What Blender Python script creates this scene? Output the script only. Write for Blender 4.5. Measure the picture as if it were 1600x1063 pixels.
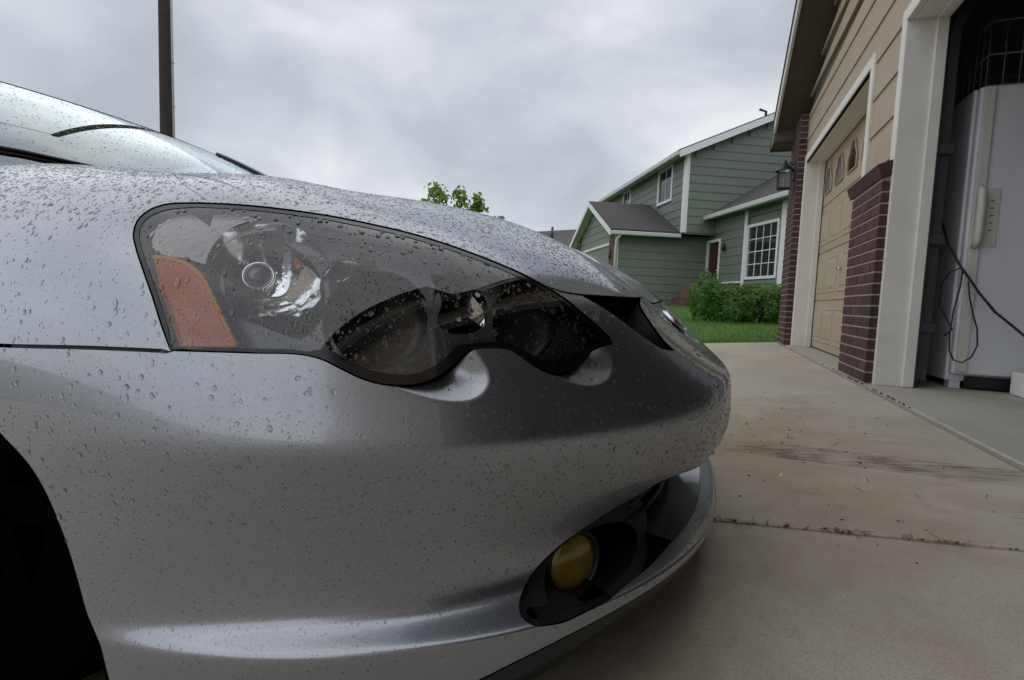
import bpy, bmesh, math, random
import numpy as np
from mathutils import Vector, Matrix, noise
from mathutils.bvhtree import BVHTree
from mathutils.geometry import delaunay_2d_cdt
random.seed(7)
RNG = np.random.default_rng(11)
for o in list(bpy.data.objects):
    bpy.data.objects.remove(o, do_unlink=True)
SC = bpy.context.scene
COL = SC.collection

# ------------------------------------------------------------------ camera
CAM_LOC = np.array([-.05, -1.2, .565])
YAW, PITCH, ROLL, FPX = math.radians(20.6), math.radians(4.6), 0.037, 800.0   # focal length in pixels of a 1600 px wide frame
_h = np.array([-math.sin(YAW), math.cos(YAW), 0]); _r = np.array([math.cos(YAW), math.sin(YAW), 0]); _u = np.array([0, 0, 1.])
CF = _h*math.cos(PITCH) - _u*math.sin(PITCH)
_u0 = _h*math.sin(PITCH) + _u*math.cos(PITCH)
CR = _r*math.cos(ROLL) + _u0*math.sin(ROLL)
CU = _u0*math.cos(ROLL) - _r*math.sin(ROLL)
cd = bpy.data.cameras.new('camera'); cam = bpy.data.objects.new('camera', cd); COL.objects.link(cam)
cam.matrix_world = Matrix(((CR[0], CU[0], -CF[0], CAM_LOC[0]), (CR[1], CU[1], -CF[1], CAM_LOC[1]), (CR[2], CU[2], -CF[2], CAM_LOC[2]), (0, 0, 0, 1)))
cd.sensor_width = 36; cd.lens = 18; cd.clip_start = .02; cd.clip_end = 900
SC.camera = cam
SC.render.resolution_x, SC.render.resolution_y = 1024, 680

# ------------------------------------------------------------------ sky, sun, exposure
SUN_EL, SUN_AZ = math.radians(58), math.radians(215)
w = bpy.data.worlds.new('World'); SC.world = w; w.use_nodes = True
nt = w.node_tree; nt.nodes.clear()
def N(nt, t, **k):
    n = nt.nodes.new(t)
    for a, b in k.items(): setattr(n, a, b)
    return n
def ramp(nt, stops, interp='LINEAR'):
    r = N(nt, 'ShaderNodeValToRGB'); e = r.color_ramp; e.interpolation = interp
    while len(e.elements) > 1: e.elements.remove(e.elements[-1])
    e.elements[0].position = stops[0][0]; e.elements[0].color = (*stops[0][1], 1) if len(stops[0][1]) == 3 else stops[0][1]
    for p, c in stops[1:]:
        x = e.elements.new(p); x.color = (*c, 1) if len(c) == 3 else c
    return r
L = nt.links.new
sky = N(nt, 'ShaderNodeTexSky'); sky.sky_type = 'NISHITA'; sky.sun_disc = False
sky.sun_elevation = SUN_EL; sky.sun_rotation = SUN_AZ; sky.air_density = 1.0; sky.dust_density = 2.0
tc = N(nt, 'ShaderNodeTexCoord')
mp = N(nt, 'ShaderNodeMapping'); mp.inputs['Scale'].default_value = (1.0, 1.0, 1.7)
L(tc.outputs['Generated'], mp.inputs[0])
n1 = N(nt, 'ShaderNodeTexNoise'); n1.inputs['Scale'].default_value = 3.3; n1.inputs['Detail'].default_value = 6; n1.inputs['Roughness'].default_value = .45; n1.inputs['Distortion'].default_value = .35
L(mp.outputs[0], n1.inputs['Vector'])
cl = ramp(nt, [(.34, (4.35, 4.75, 5.4)), (.45, (5.35, 5.7, 6.3)), (.55, (6.5, 6.8, 7.25)), (.66, (8.0, 8.2, 8.5))])
L(n1.outputs['Fac'], cl.inputs[0])
mx = N(nt, 'ShaderNodeMixRGB'); mx.inputs[0].default_value = .93      # a closed cloud deck over the clear sky
L(sky.outputs[0], mx.inputs[1]); L(cl.outputs[0], mx.inputs[2])
bg = N(nt, 'ShaderNodeBackground'); bg.inputs[1].default_value = .10
L(mx.outputs[0], bg.inputs[0])
wo = N(nt, 'ShaderNodeOutputWorld'); L(bg.outputs[0], wo.inputs[0])
sl = bpy.data.lights.new('sun', 'SUN'); sl.energy = 1.1; sl.angle = math.radians(140); sl.color = (1, .985, .96)
so = bpy.data.objects.new('sun', sl); COL.objects.link(so)
so.rotation_euler = Vector((math.sin(SUN_AZ)*math.cos(SUN_EL), math.cos(SUN_AZ)*math.cos(SUN_EL), math.sin(SUN_EL))).to_track_quat('Z', 'Y').to_euler()
so.location = (0, 0, 30)
SC.view_settings.view_transform = 'Standard'; SC.view_settings.look = 'None'
SC.view_settings.exposure = 0.12; SC.view_settings.gamma = 1.0; SC.view_settings.use_curve_mapping = False
SC.cycles.max_bounces = 10; SC.cycles.transparent_max_bounces = 16; SC.cycles.glossy_bounces = 5; SC.cycles.transmission_bounces = 8
SC.cycles.use_denoising = True
SC.cycles.caustics_reflective = False; SC.cycles.caustics_refractive = True; SC.cycles.blur_glossy = .6
SC.cycles.use_adaptive_sampling = True; SC.cycles.adaptive_threshold = .004

# ------------------------------------------------------------------ helpers
def obj(name, me, mat=None, parent=None, label=None, cat=None, group=None, kind=None):
    o = bpy.data.objects.new(name, me); COL.objects.link(o)
    if mat is not None and me is not None and not me.materials: me.materials.append(mat)
    if parent is not None: o.parent = parent
    if label: o['label'] = label
    if cat: o['category'] = cat
    if group: o['group'] = group
    if kind: o['kind'] = kind
    return o
def empty(name, loc=(0, 0, 0), rot=(0, 0, 0), **k):
    o = obj(name, None, None, **k); o.location = loc; o.rotation_euler = rot; o.empty_display_size = .1
    return o
def mesh(name, v, f, smooth=False, normals=None):
    me = bpy.data.meshes.new(name); me.from_pydata([tuple(map(float, p)) for p in v], [], [tuple(map(int, q)) for q in f])
    if smooth: me.polygons.foreach_set('use_smooth', [True]*len(me.polygons))
    me.update()
    if normals is not None: me.normals_split_custom_set_from_vertices([tuple(map(float, n)) for n in normals])
    return me
def bm_mesh(name, bm, smooth=False):
    me = bpy.data.meshes.new(name); bmesh.ops.recalc_face_normals(bm, faces=bm.faces); bm.to_mesh(me); bm.free()
    if smooth: me.polygons.foreach_set('use_smooth', [True]*len(me.polygons))
    return me
def add_box(bm, lo, hi, mtx=None):
    vs = [bm.verts.new((x, y, z)) for x in (lo[0], hi[0]) for y in (lo[1], hi[1]) for z in (lo[2], hi[2])]
    for q in ((0, 1, 3, 2), (4, 6, 7, 5), (0, 4, 5, 1), (2, 3, 7, 6), (0, 2, 6, 4), (1, 5, 7, 3)): bm.faces.new([vs[i] for i in q])
    if mtx is not None:
        for v in vs: v.co = mtx @ v.co
    return vs
def box(lo, hi, bev=0, name='box', seg=1):
    bm = bmesh.new(); add_box(bm, lo, hi)
    if bev: bmesh.ops.bevel(bm, geom=list(bm.edges), offset=bev, segments=seg, affect='EDGES', profile=.6)
    return bm_mesh(name, bm)
def prism(pts, a, b, axis='x', name='prism', bev=0):
    """polygon pts in the two other axes, swept from a to b along axis"""
    bm = bmesh.new()
    def P(p, t): return {'x': (t, p[0], p[1]), 'y': (p[0], t, p[1]), 'z': (p[0], p[1], t)}[axis]
    A = [bm.verts.new(P(p, a)) for p in pts]; B = [bm.verts.new(P(p, b)) for p in pts]
    bm.faces.new(A); bm.faces.new(B[::-1])
    for i in range(len(pts)): j = (i+1) % len(pts); bm.faces.new((A[i], B[i], B[j], A[j]))
    if bev: bmesh.ops.bevel(bm, geom=list(bm.edges), offset=bev, segments=1, affect='EDGES')
    return bm_mesh(name, bm)
def tube(pts, r, seg=8, name='tube', cap=True, smooth=True):
    pts = [Vector(p) for p in pts]; V = []; F = []
    rr = r if hasattr(r, '__len__') else [r]*len(pts)
    up = None
    for i, p in enumerate(pts):
        t = (pts[min(i+1, len(pts)-1)] - pts[max(i-1, 0)]).normalized()
        if up is None: up = t.orthogonal().normalized()
        up = (up - t*up.dot(t)).normalized(); s = t.cross(up)
        for k in range(seg):
            a = 2*math.pi*k/seg; V.append(p + (up*math.cos(a) + s*math.sin(a))*rr[i])
    for i in range(len(pts)-1):
        for k in range(seg): F.append((i*seg+k, i*seg+(k+1) % seg, (i+1)*seg+(k+1) % seg, (i+1)*seg+k))
    if cap: F.append(tuple(range(seg))[::-1]); F.append(tuple((len(pts)-1)*seg+k for k in range(seg)))
    return mesh(name, V, F, smooth)
def lathe(prof, seg=32, name='lathe', smooth=True):
    """prof: (r, h) about +Z"""
    V = []; F = []
    for r, h in prof:
        for k in range(seg): a = 2*math.pi*k/seg; V.append((r*math.cos(a), r*math.sin(a), h))
    for i in range(len(prof)-1):
        for k in range(seg): F.append((i*seg+k, i*seg+(k+1) % seg, (i+1)*seg+(k+1) % seg, (i+1)*seg+k))
    return mesh(name, V, F, smooth)
def copy_tree(o, parent=None):
    c = o.copy(); COL.objects.link(c); c.parent = parent
    for ch in list(o.children): copy_tree(ch, c)
    return c

# ------------------------------------------------------------------ materials
MATS = {}
def principled(name, col, rough=.6, **k):
    m = bpy.data.materials.new(name); m.use_nodes = True; b = m.node_tree.nodes['Principled BSDF']
    b.inputs['Base Color'].default_value = (*col, 1); b.inputs['Roughness'].default_value = rough
    for a, v in k.items(): b.inputs[a].default_value = v
    MATS[name] = m
    return m, m.node_tree, b
def coords(nt, kind='Object', scale=(1, 1, 1), rot=(0, 0, 0)):
    t = N(nt, 'ShaderNodeTexCoord'); m = N(nt, 'ShaderNodeMapping')
    m.inputs['Scale'].default_value = scale; m.inputs['Rotation'].default_value = rot
    nt.links.new(t.outputs[kind], m.inputs[0]); return m.outputs[0]
def wcoords(nt, scale=(1, 1, 1)):
    g = N(nt, 'ShaderNodeNewGeometry'); m = N(nt, 'ShaderNodeMapping'); m.inputs['Scale'].default_value = scale
    nt.links.new(g.outputs['Position'], m.inputs[0]); return m.outputs[0]
def noisetex(nt, vec, scale, detail=4, rough=.55, dist=0):
    n = N(nt, 'ShaderNodeTexNoise'); n.inputs['Scale'].default_value = scale; n.inputs['Detail'].default_value = detail
    n.inputs['Roughness'].default_value = rough; n.inputs['Distortion'].default_value = dist
    nt.links.new(vec, n.inputs['Vector']); return n.outputs['Fac']
def mixc(nt, fac, a, b, mode='MIX'):
    m = N(nt, 'ShaderNodeMixRGB'); m.blend_type = mode
    for i, x in ((0, fac), (1, a), (2, b)):
        if hasattr(x, 'links'): nt.links.new(x, m.inputs[i])
        elif i == 0: m.inputs[0].default_value = x
        else: m.inputs[i].default_value = (*x, 1)
    return m.outputs[0]
def mth(nt, op, a, b=0.):
    m = N(nt, 'ShaderNodeMath'); m.operation = op
    for i, x in ((0, a), (1, b)):
        if hasattr(x, 'links'): nt.links.new(x, m.inputs[i])
        else: m.inputs[i].default_value = x
    return m.outputs[0]
def maprange(nt, v, a, b, c=0, d=1):
    m = N(nt, 'ShaderNodeMapRange')
    for i, x in enumerate((v, a, b, c, d)):
        if hasattr(x, 'links'): nt.links.new(x, m.inputs[i])
        else: m.inputs[i].default_value = x
    return m.outputs[0]
def bump(nt, b, h, strength=.3, dist=.01):
    n = N(nt, 'ShaderNodeBump'); n.inputs['Strength'].default_value = strength; n.inputs['Distance'].default_value = dist
    nt.links.new(h, n.inputs['Height']); nt.links.new(n.outputs[0], b.inputs['Normal'])
def painted(name, col, var=.08, rough=.55, nscale=6, dirt=.25, grain=None, bstr=.15, dirtcol=(.12, .10, .08)):
    """painted or moulded surface: slight colour drift, blotchy dirt, optional wood grain"""
    m, nt, b = principled(name, col, rough)
    v = wcoords(nt)
    a = noisetex(nt, v, nscale, 5)
    c = mixc(nt, maprange(nt, a, .3, .7), [x*(1-var) for x in col], [min(1, x*(1+var)) for x in col])
    d = noisetex(nt, v, 2.3, 8, .65)
    c = mixc(nt, maprange(nt, d, .56, .80, 0, dirt), c, dirtcol)
    nt.links.new(c, b.inputs['Base Color'])
    g = noisetex(nt, wcoords(nt, grain) if grain else v, 60 if not grain else 9, 4)
    bump(nt, b, g, bstr, .004)
    return m

# ================================================================== THE CAR
SLOPE = .085; TH = math.atan(SLOPE); _c, _s = math.cos(TH), math.sin(TH)
def to_car(P): P = np.asarray(P, float); return np.stack([P[..., 0]*_c + P[..., 2]*_s, P[..., 1], -P[..., 0]*_s + P[..., 2]*_c], -1)
CAR_CAM = to_car(CAM_LOC)
def sight(x, y):                                  # viewing direction of a spot of the photograph, in the car's frame
    return to_car(CF + CR*(x-800)/FPX - CU*(y-531.5)/FPX)

# --- body hull: a loft of ribs that run from the lower lip over bumper, lamp and wing to the bonnet's spine
PL = [(.036, 0), (.024, -.18), (-.025, -.36), (-.105, -.52), (-.205, -.645), (-.335, -.74), (-.50, -.808), (-.70, -.848), (-.95, -.862), (-1.30, -.862), (-1.85, -.862), (-2.9, -.86), (-4.2, -.80)]
SP = [-.72, -.76, -.82, -.88, -.93, -.98, -1.03, -1.10, -1.22, -1.48, -1.9, -2.9, -4.2]
RIB = {0: [(.08, .118), (.045, .116), (.038, .124), (.030, .150), (.026, .1635), (.029, .167), (.09, .178), (.115, .192), (.098, .214), (.036, .252), (.002, .305), (-.006, .36), (-.007, .419), (.002, .437), (.052, .476), (.11, .53), (.165, .59), (.27, .675), (.40, .75), (.57, .81), (.756, .862)],
       3: [(.07, .150), (.02, .147), (.008, .152), (.003, .179), (.001, .1855), (.0035, .1885), (.050, .203), (.07, .222), (.066, .262), (.034, .325), (.007, .378), (-.003, .402), (.0, .425), (.013, .465), (.024, .515), (.046, .57), (.095, .625), (.205, .697), (.40, .78), (.66, .845), (.933, .885)],
       5: [(.06, .115), (.012, .113), (.001, .125), (-.001, .185), (-.002, .200), (.0005, .204), (.030, .217), (.037, .231), (.038, .28), (.023, .345), (.006, .398), (-.002, .421), (.001, .444), (.013, .482), (.021, .53), (.045, .60), (.104, .679), (.228, .750), (.44, .815), (.70, .865), (.98, .895)],
       6: [(.05, .12), (.014, .118), (.006, .13), (.004, .168), (.003, .200), (.006, .207), (.024, .219), (.029, .231), (.030, .28), (.020, .345), (.007, .405), (.001, .43), (.002, .452), (.009, .49), (.018, .545), (.040, .62), (.088, .705), (.188, .778), (.42, .84), (.7, .88), (.966, .905)],
       7: [(.05, .13), (.02, .13), (.012, .14), (.012, .17), (.0125, .203), (.013, .21), (.0135, .222), (.014, .235), (.014, .285), (.0105, .345), (.006, .405), (.003, .435), (.002, .46), (.004, .50), (.010, .56), (.028, .64), (.070, .725), (.165, .796), (.40, .855), (.68, .891), (.937, .908)],
       8: [(.05, .14), (.03, .14), (.02, .15), (.015, .18), (.014, .21), (.0135, .218), (.013, .23), (.012, .245), (.009, .30), (.006, .36), (.003, .42), (.001, .45), (0, .475), (.001, .52), (.005, .585), (.022, .665), (.062, .75), (.15, .830), (.38, .894), (.65, .922), (.90, .932)],
       9: [(.05, .14), (.03, .14), (.02, .15), (.015, .18), (.014, .21), (.0135, .22), (.013, .235), (.012, .25), (.009, .31), (.006, .38), (.003, .44), (.001, .475), (0, .50), (.0, .55), (.003, .63), (.017, .71), (.05, .80), (.13, .877), (.36, .943), (.62, .965), (.88, .972)],
       11: [(.05, .14), (.03, .14), (.02, .15), (.015, .18), (.014, .21), (.0135, .22), (.013, .235), (.012, .25), (.009, .33), (.006, .40), (.003, .46), (.001, .50), (0, .53), (.0, .58), (.003, .67), (.017, .76), (.05, .86), (.12, .93), (.36, .97), (.62, .99), (.86, 1.0)],
       12: [(.10, .20), (.06, .20), (.05, .21), (.03, .24), (.02, .27), (.019, .28), (.017, .30), (.015, .32), (.009, .38), (.006, .44), (.003, .50), (.001, .54), (0, .57), (.0, .62), (.004, .71), (.02, .80), (.06, .89), (.12, .95), (.36, .98), (.6, .99), (.80, 1.0)]}
KL = 21
def nspline(x, y):
    """natural cubic spline through (x, y[:, k]); returns an evaluator"""
    x = np.asarray(x, float); y = np.asarray(y, float); n = len(x); h = np.diff(x)
    A = np.eye(n); B = np.zeros_like(y)
    for i in range(1, n-1):
        A[i, i-1], A[i, i], A[i, i+1] = h[i-1], 2*(h[i-1]+h[i]), h[i]
        B[i] = 6*((y[i+1]-y[i])/h[i] - (y[i]-y[i-1])/h[i-1])
    M = np.linalg.solve(A, B)
    def ev(t):
        i = np.clip(np.searchsorted(x, t) - 1, 0, n-2); hh = h[i][:, None]; u = (t - x[i])[:, None]; v = (x[i+1] - t)[:, None]
        return M[i]*v**3/(6*hh) + M[i+1]*u**3/(6*hh) + (y[i]/hh - M[i]*hh/6)*v + (y[i+1]/hh - M[i+1]*hh/6)*u
    return ev
_P = np.array(PL); _A = np.concatenate([[0], np.cumsum(np.hypot(*np.diff(_P, axis=0).T))])
def _mir(a, y, odd): return np.concatenate([-a[:0:-1], a]), np.concatenate([y[:0:-1]*odd, y])
PLAN = nspline(*_mir(_A, np.column_stack([_P, SP]), np.array([1, -1, 1])))
_ki = sorted(RIB)
PROF = nspline(*_mir(_A[_ki], np.array([RIB[k] for k in _ki]).reshape(len(_ki), -1), 1))
def a_of(i): return _A[i]
def hull(a, v):
    a = np.asarray(a, float); v = np.clip(np.asarray(v, float), 0, KL-1)
    p = PLAN(a); c = PROF(a).reshape(-1, KL, 2)
    c = np.concatenate([2*c[:, :1]-c[:, 1:2], c, 2*c[:, -1:]-c[:, -2:-1]], 1)
    i = np.minimum(v.astype(int), KL-2); t = v - i; r = np.arange(len(a))
    b = [(1-t)**3/6, (3*t**3-6*t**2+4)/6, (-3*t**3+3*t**2+3*t+1)/6, t**3/6]
    q = sum(b[k][:, None]*c[r, i+k] for k in range(4))
    e = np.column_stack([p[:, 2], np.zeros(len(a))]) - p[:, :2]; e /= np.linalg.norm(e, axis=1)[:, None]
    return np.column_stack([p[:, :2] + e*q[:, :1], q[:, 1]])
def normals_of(fn, a, v, ea=.0012, ev=.02):
    sa = fn(a+ea, v) - fn(a-ea, v); sv = fn(a, np.minimum(v+ev, KL-1)) - fn(a, np.maximum(v-ev, 0))
    n = np.cross(sv, sa); return n/np.maximum(np.linalg.norm(n, axis=1), 1e-12)[:, None]
# sighting grid
_ga = np.linspace(-.75, 2.6, 420); _gv = np.linspace(0, KL-1, 400)
_GA, _GV = [m.ravel() for m in np.meshgrid(_ga, _gv, indexing='ij')]
_GP = hull(_GA, _GV); _nv = len(_gv)
_tri = []
for i in range(len(_ga)-1):
    q = i*_nv + np.arange(_nv-1)
    _tri.append(np.stack([q, q+1, q+_nv], 1)); _tri.append(np.stack([q+1, q+_nv+1, q+_nv], 1))
_tri = np.concatenate(_tri)
BVH = BVHTree.FromPolygons([tuple(p) for p in _GP], [tuple(map(int, t)) for t in _tri])
def cast(o, d):
    loc, nrm, idx, dist = BVH.ray_cast(Vector(o), Vector(d).normalized())
    if idx is None: return None
    t = _tri[idx]; A, B, C = _GP[t]; P = np.array(loc)
    v0, v1, v2 = B-A, C-A, P-A
    d00, d01, d11, d20, d21 = v0@v0, v0@v1, v1@v1, v2@v0, v2@v1; D = d00*d11-d01*d01
    w1, w2 = (d11*d20-d01*d21)/D, (d00*d21-d01*d20)/D; w0 = 1-w1-w2
    return np.array([w0*_GA[t[0]]+w1*_GA[t[1]]+w2*_GA[t[2]], w0*_GV[t[0]]+w1*_GV[t[1]]+w2*_GV[t[2]]]), P
def uv(x, y):
    h = cast(CAR_CAM, sight(x, y))
    if h is None: raise ValueError('no hull at %s %s' % (x, y))
    return h[0]
def uv_side(X, Z):
    h = cast((X, -3, Z), (0, 1, 0)); return h[0]
def spot(x, y, off=0.):
    """point seen at (x, y), off metres below the hull"""
    d = sight(x, y); q, P = cast(CAR_CAM, d); n = normals_of(hull, q[:1], q[1:])[0]
    return P + d*off/max(abs(d@n), .25)
def catmull(pts, step=.006, closed=True, corner=()):
    """dense smooth polyline in (a, v); corner: indices kept sharp"""
    pts = [np.array(p, float) for p in pts]; n = len(pts); out = []
    W = np.array([1, .05])
    for i in range(n if closed else n-1):
        p1, p2 = pts[i], pts[(i+1) % n]
        p0 = pts[(i-1) % n] if (closed or i > 0) else p1
        p3 = pts[(i+2) % n] if (closed or i+2 < n) else p2
        if i in corner: p0 = p1
        if (i+1) % n in corner: p3 = p2
        m = max(1, int(np.linalg.norm((p2-p1)*W)/step))
        d1 = max(np.linalg.norm((p1-p0)*W), 1e-9)**.5; d2 = max(np.linalg.norm((p2-p1)*W), 1e-9)**.5; d3 = max(np.linalg.norm((p3-p2)*W), 1e-9)**.5
        if d1 < 1e-3: m1 = (p2-p1)
        else: m1 = ((p1-p0)/d1 - (p2-p0)/(d1+d2) + (p2-p1)/d2)*d2
        if d3 < 1e-3: m2 = (p2-p1)
        else: m2 = ((p2-p1)/d2 - (p3-p1)/(d2+d3) + (p3-p2)/d3)*d2
        for k in range(m):
            t = k/m; out.append((2*t**3-3*t**2+1)*p1 + (t**3-2*t**2+t)*m1 + (-2*t**3+3*t**2)*p2 + (t**3-t**2)*m2)
    if not closed: out.append(pts[-1])
    return np.array(out)
def inpoly(P, poly):
    x, y = P[:, 0], P[:, 1]; c = np.zeros(len(P), bool); j = len(poly)-1
    for i in range(len(poly)):
        xi, yi = poly[i]; xj, yj = poly[j]
        if yi != yj: c ^= ((yi > y) != (yj > y)) & (x < (xj-xi)*(y-yi)/(yj-yi)+xi)
        j = i
    return c
def ccw(poly):
    x, y = poly[:, 0], poly[:, 1]
    return poly if np.sum(x*np.roll(y, -1)-np.roll(x, -1)*y) > 0 else poly[::-1]
def shift(px, d):
    """offset a closed photo outline inwards by d pixels"""
    p = np.array(px, float); t = np.roll(p, -1, 0)-np.roll(p, 1, 0); t /= np.linalg.norm(t, axis=1)[:, None]
    n = np.column_stack([-t[:, 1], t[:, 0]])
    A = np.sum(p[:, 0]*np.roll(p[:, 1], -1)-np.roll(p[:, 0], -1)*p[:, 1])
    return p + n*d*(1 if A > 0 else -1)
VS = .05
def panel_arrays(fn, outer, holes=(), extra=(), da=.008, dv=.12, rim=.010, rr=.0016, inset=0., rims=True):
    outer = ccw(np.asarray(outer)); holes = [ccw(np.asarray(h))[::-1] for h in holes]
    S = np.array([1, VS])
    lo, hi = outer.min(0), outer.max(0)
    A, V = [m.ravel() for m in np.meshgrid(np.arange(lo[0]+da/2, hi[0], da), np.arange(lo[1]+dv/2, hi[1], dv), indexing='ij')]
    G = np.column_stack([A, V]); keep = inpoly(G, outer)
    for h in holes: keep &= ~inpoly(G, h)
    G = G[keep]
    loops = [outer] + holes; extra = [e for e in extra if len(e) > 1]; allb = np.concatenate(loops + list(extra))*S
    # drop grid points that crowd an edge
    ok = np.ones(len(G), bool)
    for s in range(0, len(G), 4000):
        g = G[s:s+4000]*S; d = np.min(((g[:, None]-allb[None])**2).sum(2), 1); ok[s:s+4000] = d > (da*.45)**2
    G = G[ok]
    pts = np.concatenate([*(l*S for l in loops), *(e*S for e in extra), G*S]); edges = []; k = 0
    for l in loops:
        n = len(l); edges += [(k+i, k+(i+1) % n) for i in range(n)]; k += n
    for l in extra:
        n = len(l); edges += [(k+i, k+i+1) for i in range(n-1)]; k += n
    vo, eo, fo, _, _, _ = delaunay_2d_cdt([Vector(p) for p in pts], edges, [], 0, 1e-7)
    P = np.array([tuple(v) for v in vo])/S; F = np.array([f[:3] for f in fo])
    c = P[F].mean(1); k = inpoly(c, outer)
    for h in holes: k &= ~inpoly(c, h)
    F = F[k]
    pos = fn(P[:, 0], P[:, 1]); nrm = normals_of(fn, P[:, 0], P[:, 1])
    if inset: pos = pos - nrm*inset
    fn_ = np.cross(pos[F[:, 1]]-pos[F[:, 0]], pos[F[:, 2]]-pos[F[:, 0]])
    fl = (fn_*nrm[F].sum(1)).sum(1) < 0; F[fl] = F[fl][:, ::-1]
    V_, N_, F_ = [pos], [nrm], [F]; base = len(pos)
    if rims:
        for l in loops:
            q = fn(l[:, 0], l[:, 1]); n = normals_of(fn, l[:, 0], l[:, 1]); q = q - n*inset
            t = np.roll(q, -1, 0)-np.roll(q, 1, 0); t /= np.maximum(np.linalg.norm(t, axis=1), 1e-9)[:, None]
            o = np.cross(n, t)                                     # outwards of the panel (loops: outer ccw, holes cw)
            # sign check on the outer loop handedness
            o = -o if SIGN < 0 else o
            rings = [(q, n), (q - n*rr*.3 + o*rr*.7, (n*.7+o*.7)), (q - n*rr + o*rr, o), (q - n*rim + o*rr, o)]
            m = len(l); sk = (np.abs(l[:, 0]) < 1e-6)
            for r_, nn in rings: V_.append(r_); N_.append(nn)
            ff = []
            for r in range(3):
                for i in range(m):
                    j = (i+1) % m
                    if sk[i] and sk[j]: continue
                    a0, a1, b0, b1 = base+r*m+i, base+r*m+j, base+(r+1)*m+i, base+(r+1)*m+j
                    ff += [(a0, b0, b1), (a0, b1, a1)] if SIGN > 0 else [(a0, b1, b0), (a0, a1, b1)]
            if ff: F_.append(np.array(ff))
            base += 4*m
    return np.concatenate(V_), np.concatenate(N_), np.concatenate(F_)
SIGN = -1
def mirror(V, Nn, F): return V*np.array([1, -1, 1]), Nn*np.array([1, -1, 1]), F[:, ::-1]
def both(V, Nn, F):
    V2, N2, F2 = mirror(V, Nn, F); return np.concatenate([V, V2]), np.concatenate([Nn, N2]), np.concatenate([F, F2+len(V)])
def amesh(name, arr): V, Nn, F = arr; return mesh(name, V, F, True, Nn)
def skirt_arrays(fn, loop, depth, start=0., lean=0., seg=3, center=None):
    """a wall that goes from an outline into the body"""
    l = ccw(np.asarray(loop)); q = fn(l[:, 0], l[:, 1]); n = normals_of(fn, l[:, 0], l[:, 1])
    c = q.mean(0) if center is None else center
    V = []; F = []; m = len(l)
    for k in range(seg+1):
        t = k/seg; p = q - n*(start+(depth-start)*t); p = p + (c - n.mean(0)*depth - p)*lean*t; V.append(p)
    for k in range(seg):
        for i in range(m):
            j = (i+1) % m; F.append((k*m+i, k*m+j, (k+1)*m+j, (k+1)*m+i))
    return np.concatenate(V), F

# --- car materials
def mat_paint():
    m, nt, b = principled('silver_paint', (.32, .34, .38), .28, Metallic=.88)
    b.inputs['Coat Weight'].default_value = .8; b.inputs['Coat Roughness'].default_value = .04; b.inputs['Coat IOR'].default_value = 1.5
    v = coords(nt, 'Object')
    f = noisetex(nt, v, 620, 2, .8)                                        # metal flake
    c = mixc(nt, maprange(nt, f, .3, .7), (.275, .293, .33), (.365, .385, .425))
    d = noisetex(nt, v, 5.5, 8, .7)                                        # dried road film
    c = mixc(nt, maprange(nt, d, .52, .75, 0, .10), c, (.25, .235, .215))
    nt.links.new(c, b.inputs['Base Color'])
    nt.links.new(maprange(nt, d, .35, .75, .29, .40), b.inputs['Roughness'])
    bump(nt, b, noisetex(nt, v, 260, 2), .05, .0006)
    return m
PAINT = mat_paint()
BLACKP, nt, b = principled('black_plastic', (.012, .012, .013), .45)
bump(nt, b, noisetex(nt, coords(nt), 700, 2), .12, .001)
GLOSSB = principled('gloss_black', (.006, .006, .007), .12)[0]
DARKGREY = principled('lamp_bezel_grey', (.12, .125, .135), .30, Metallic=.25)[0]
LAMPDARK = principled('lamp_cup_black', (.018, .018, .019), .42)[0]
CHROME = principled('reflector_chrome', (.80, .81, .83), .07, Metallic=1.0)[0]
RUBBER = principled('tyre_rubber', (.002, .002, .002), .9, **{'Specular IOR Level': .0})[0]  # near black: the underexposed arch's darkness is put into the rubber
def thin_clear(name, tint, spec_rough=.01, ior=1.5, refl=(1, 1, 1), gain=1.6):
    m = bpy.data.materials.new(name); m.use_nodes = True; nt = m.node_tree; nt.nodes.clear()
    t = N(nt, 'ShaderNodeBsdfTransparent'); t.inputs[0].default_value = (*tint, 1)
    g = N(nt, 'ShaderNodeBsdfGlossy'); g.inputs['Roughness'].default_value = spec_rough; g.inputs[0].default_value = (*refl, 1)
    f = N(nt, 'ShaderNodeFresnel'); f.inputs[0].default_value = ior
    x = N(nt, 'ShaderNodeMixShader'); o = N(nt, 'ShaderNodeOutputMaterial')
    nt.links.new(mth(nt, 'MULTIPLY', f.outputs[0], gain), x.inputs[0]); nt.links.new(t.outputs[0], x.inputs[1]); nt.links.new(g.outputs[0], x.inputs[2])
    nt.links.new(x.outputs[0], o.inputs[0]); return m
LENSM = thin_clear('lamp_lens_clear', (.93, .94, .95))
GLASSM = thin_clear('car_glass', (.62, .70, .68), refl=(.90, .99, 1.0), gain=2.2)

car = empty('car', (0, 0, 0), (0, -TH, 0), label='wet silver coupe parked on the driveway with its nose towards the garage', cat='car')

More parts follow.
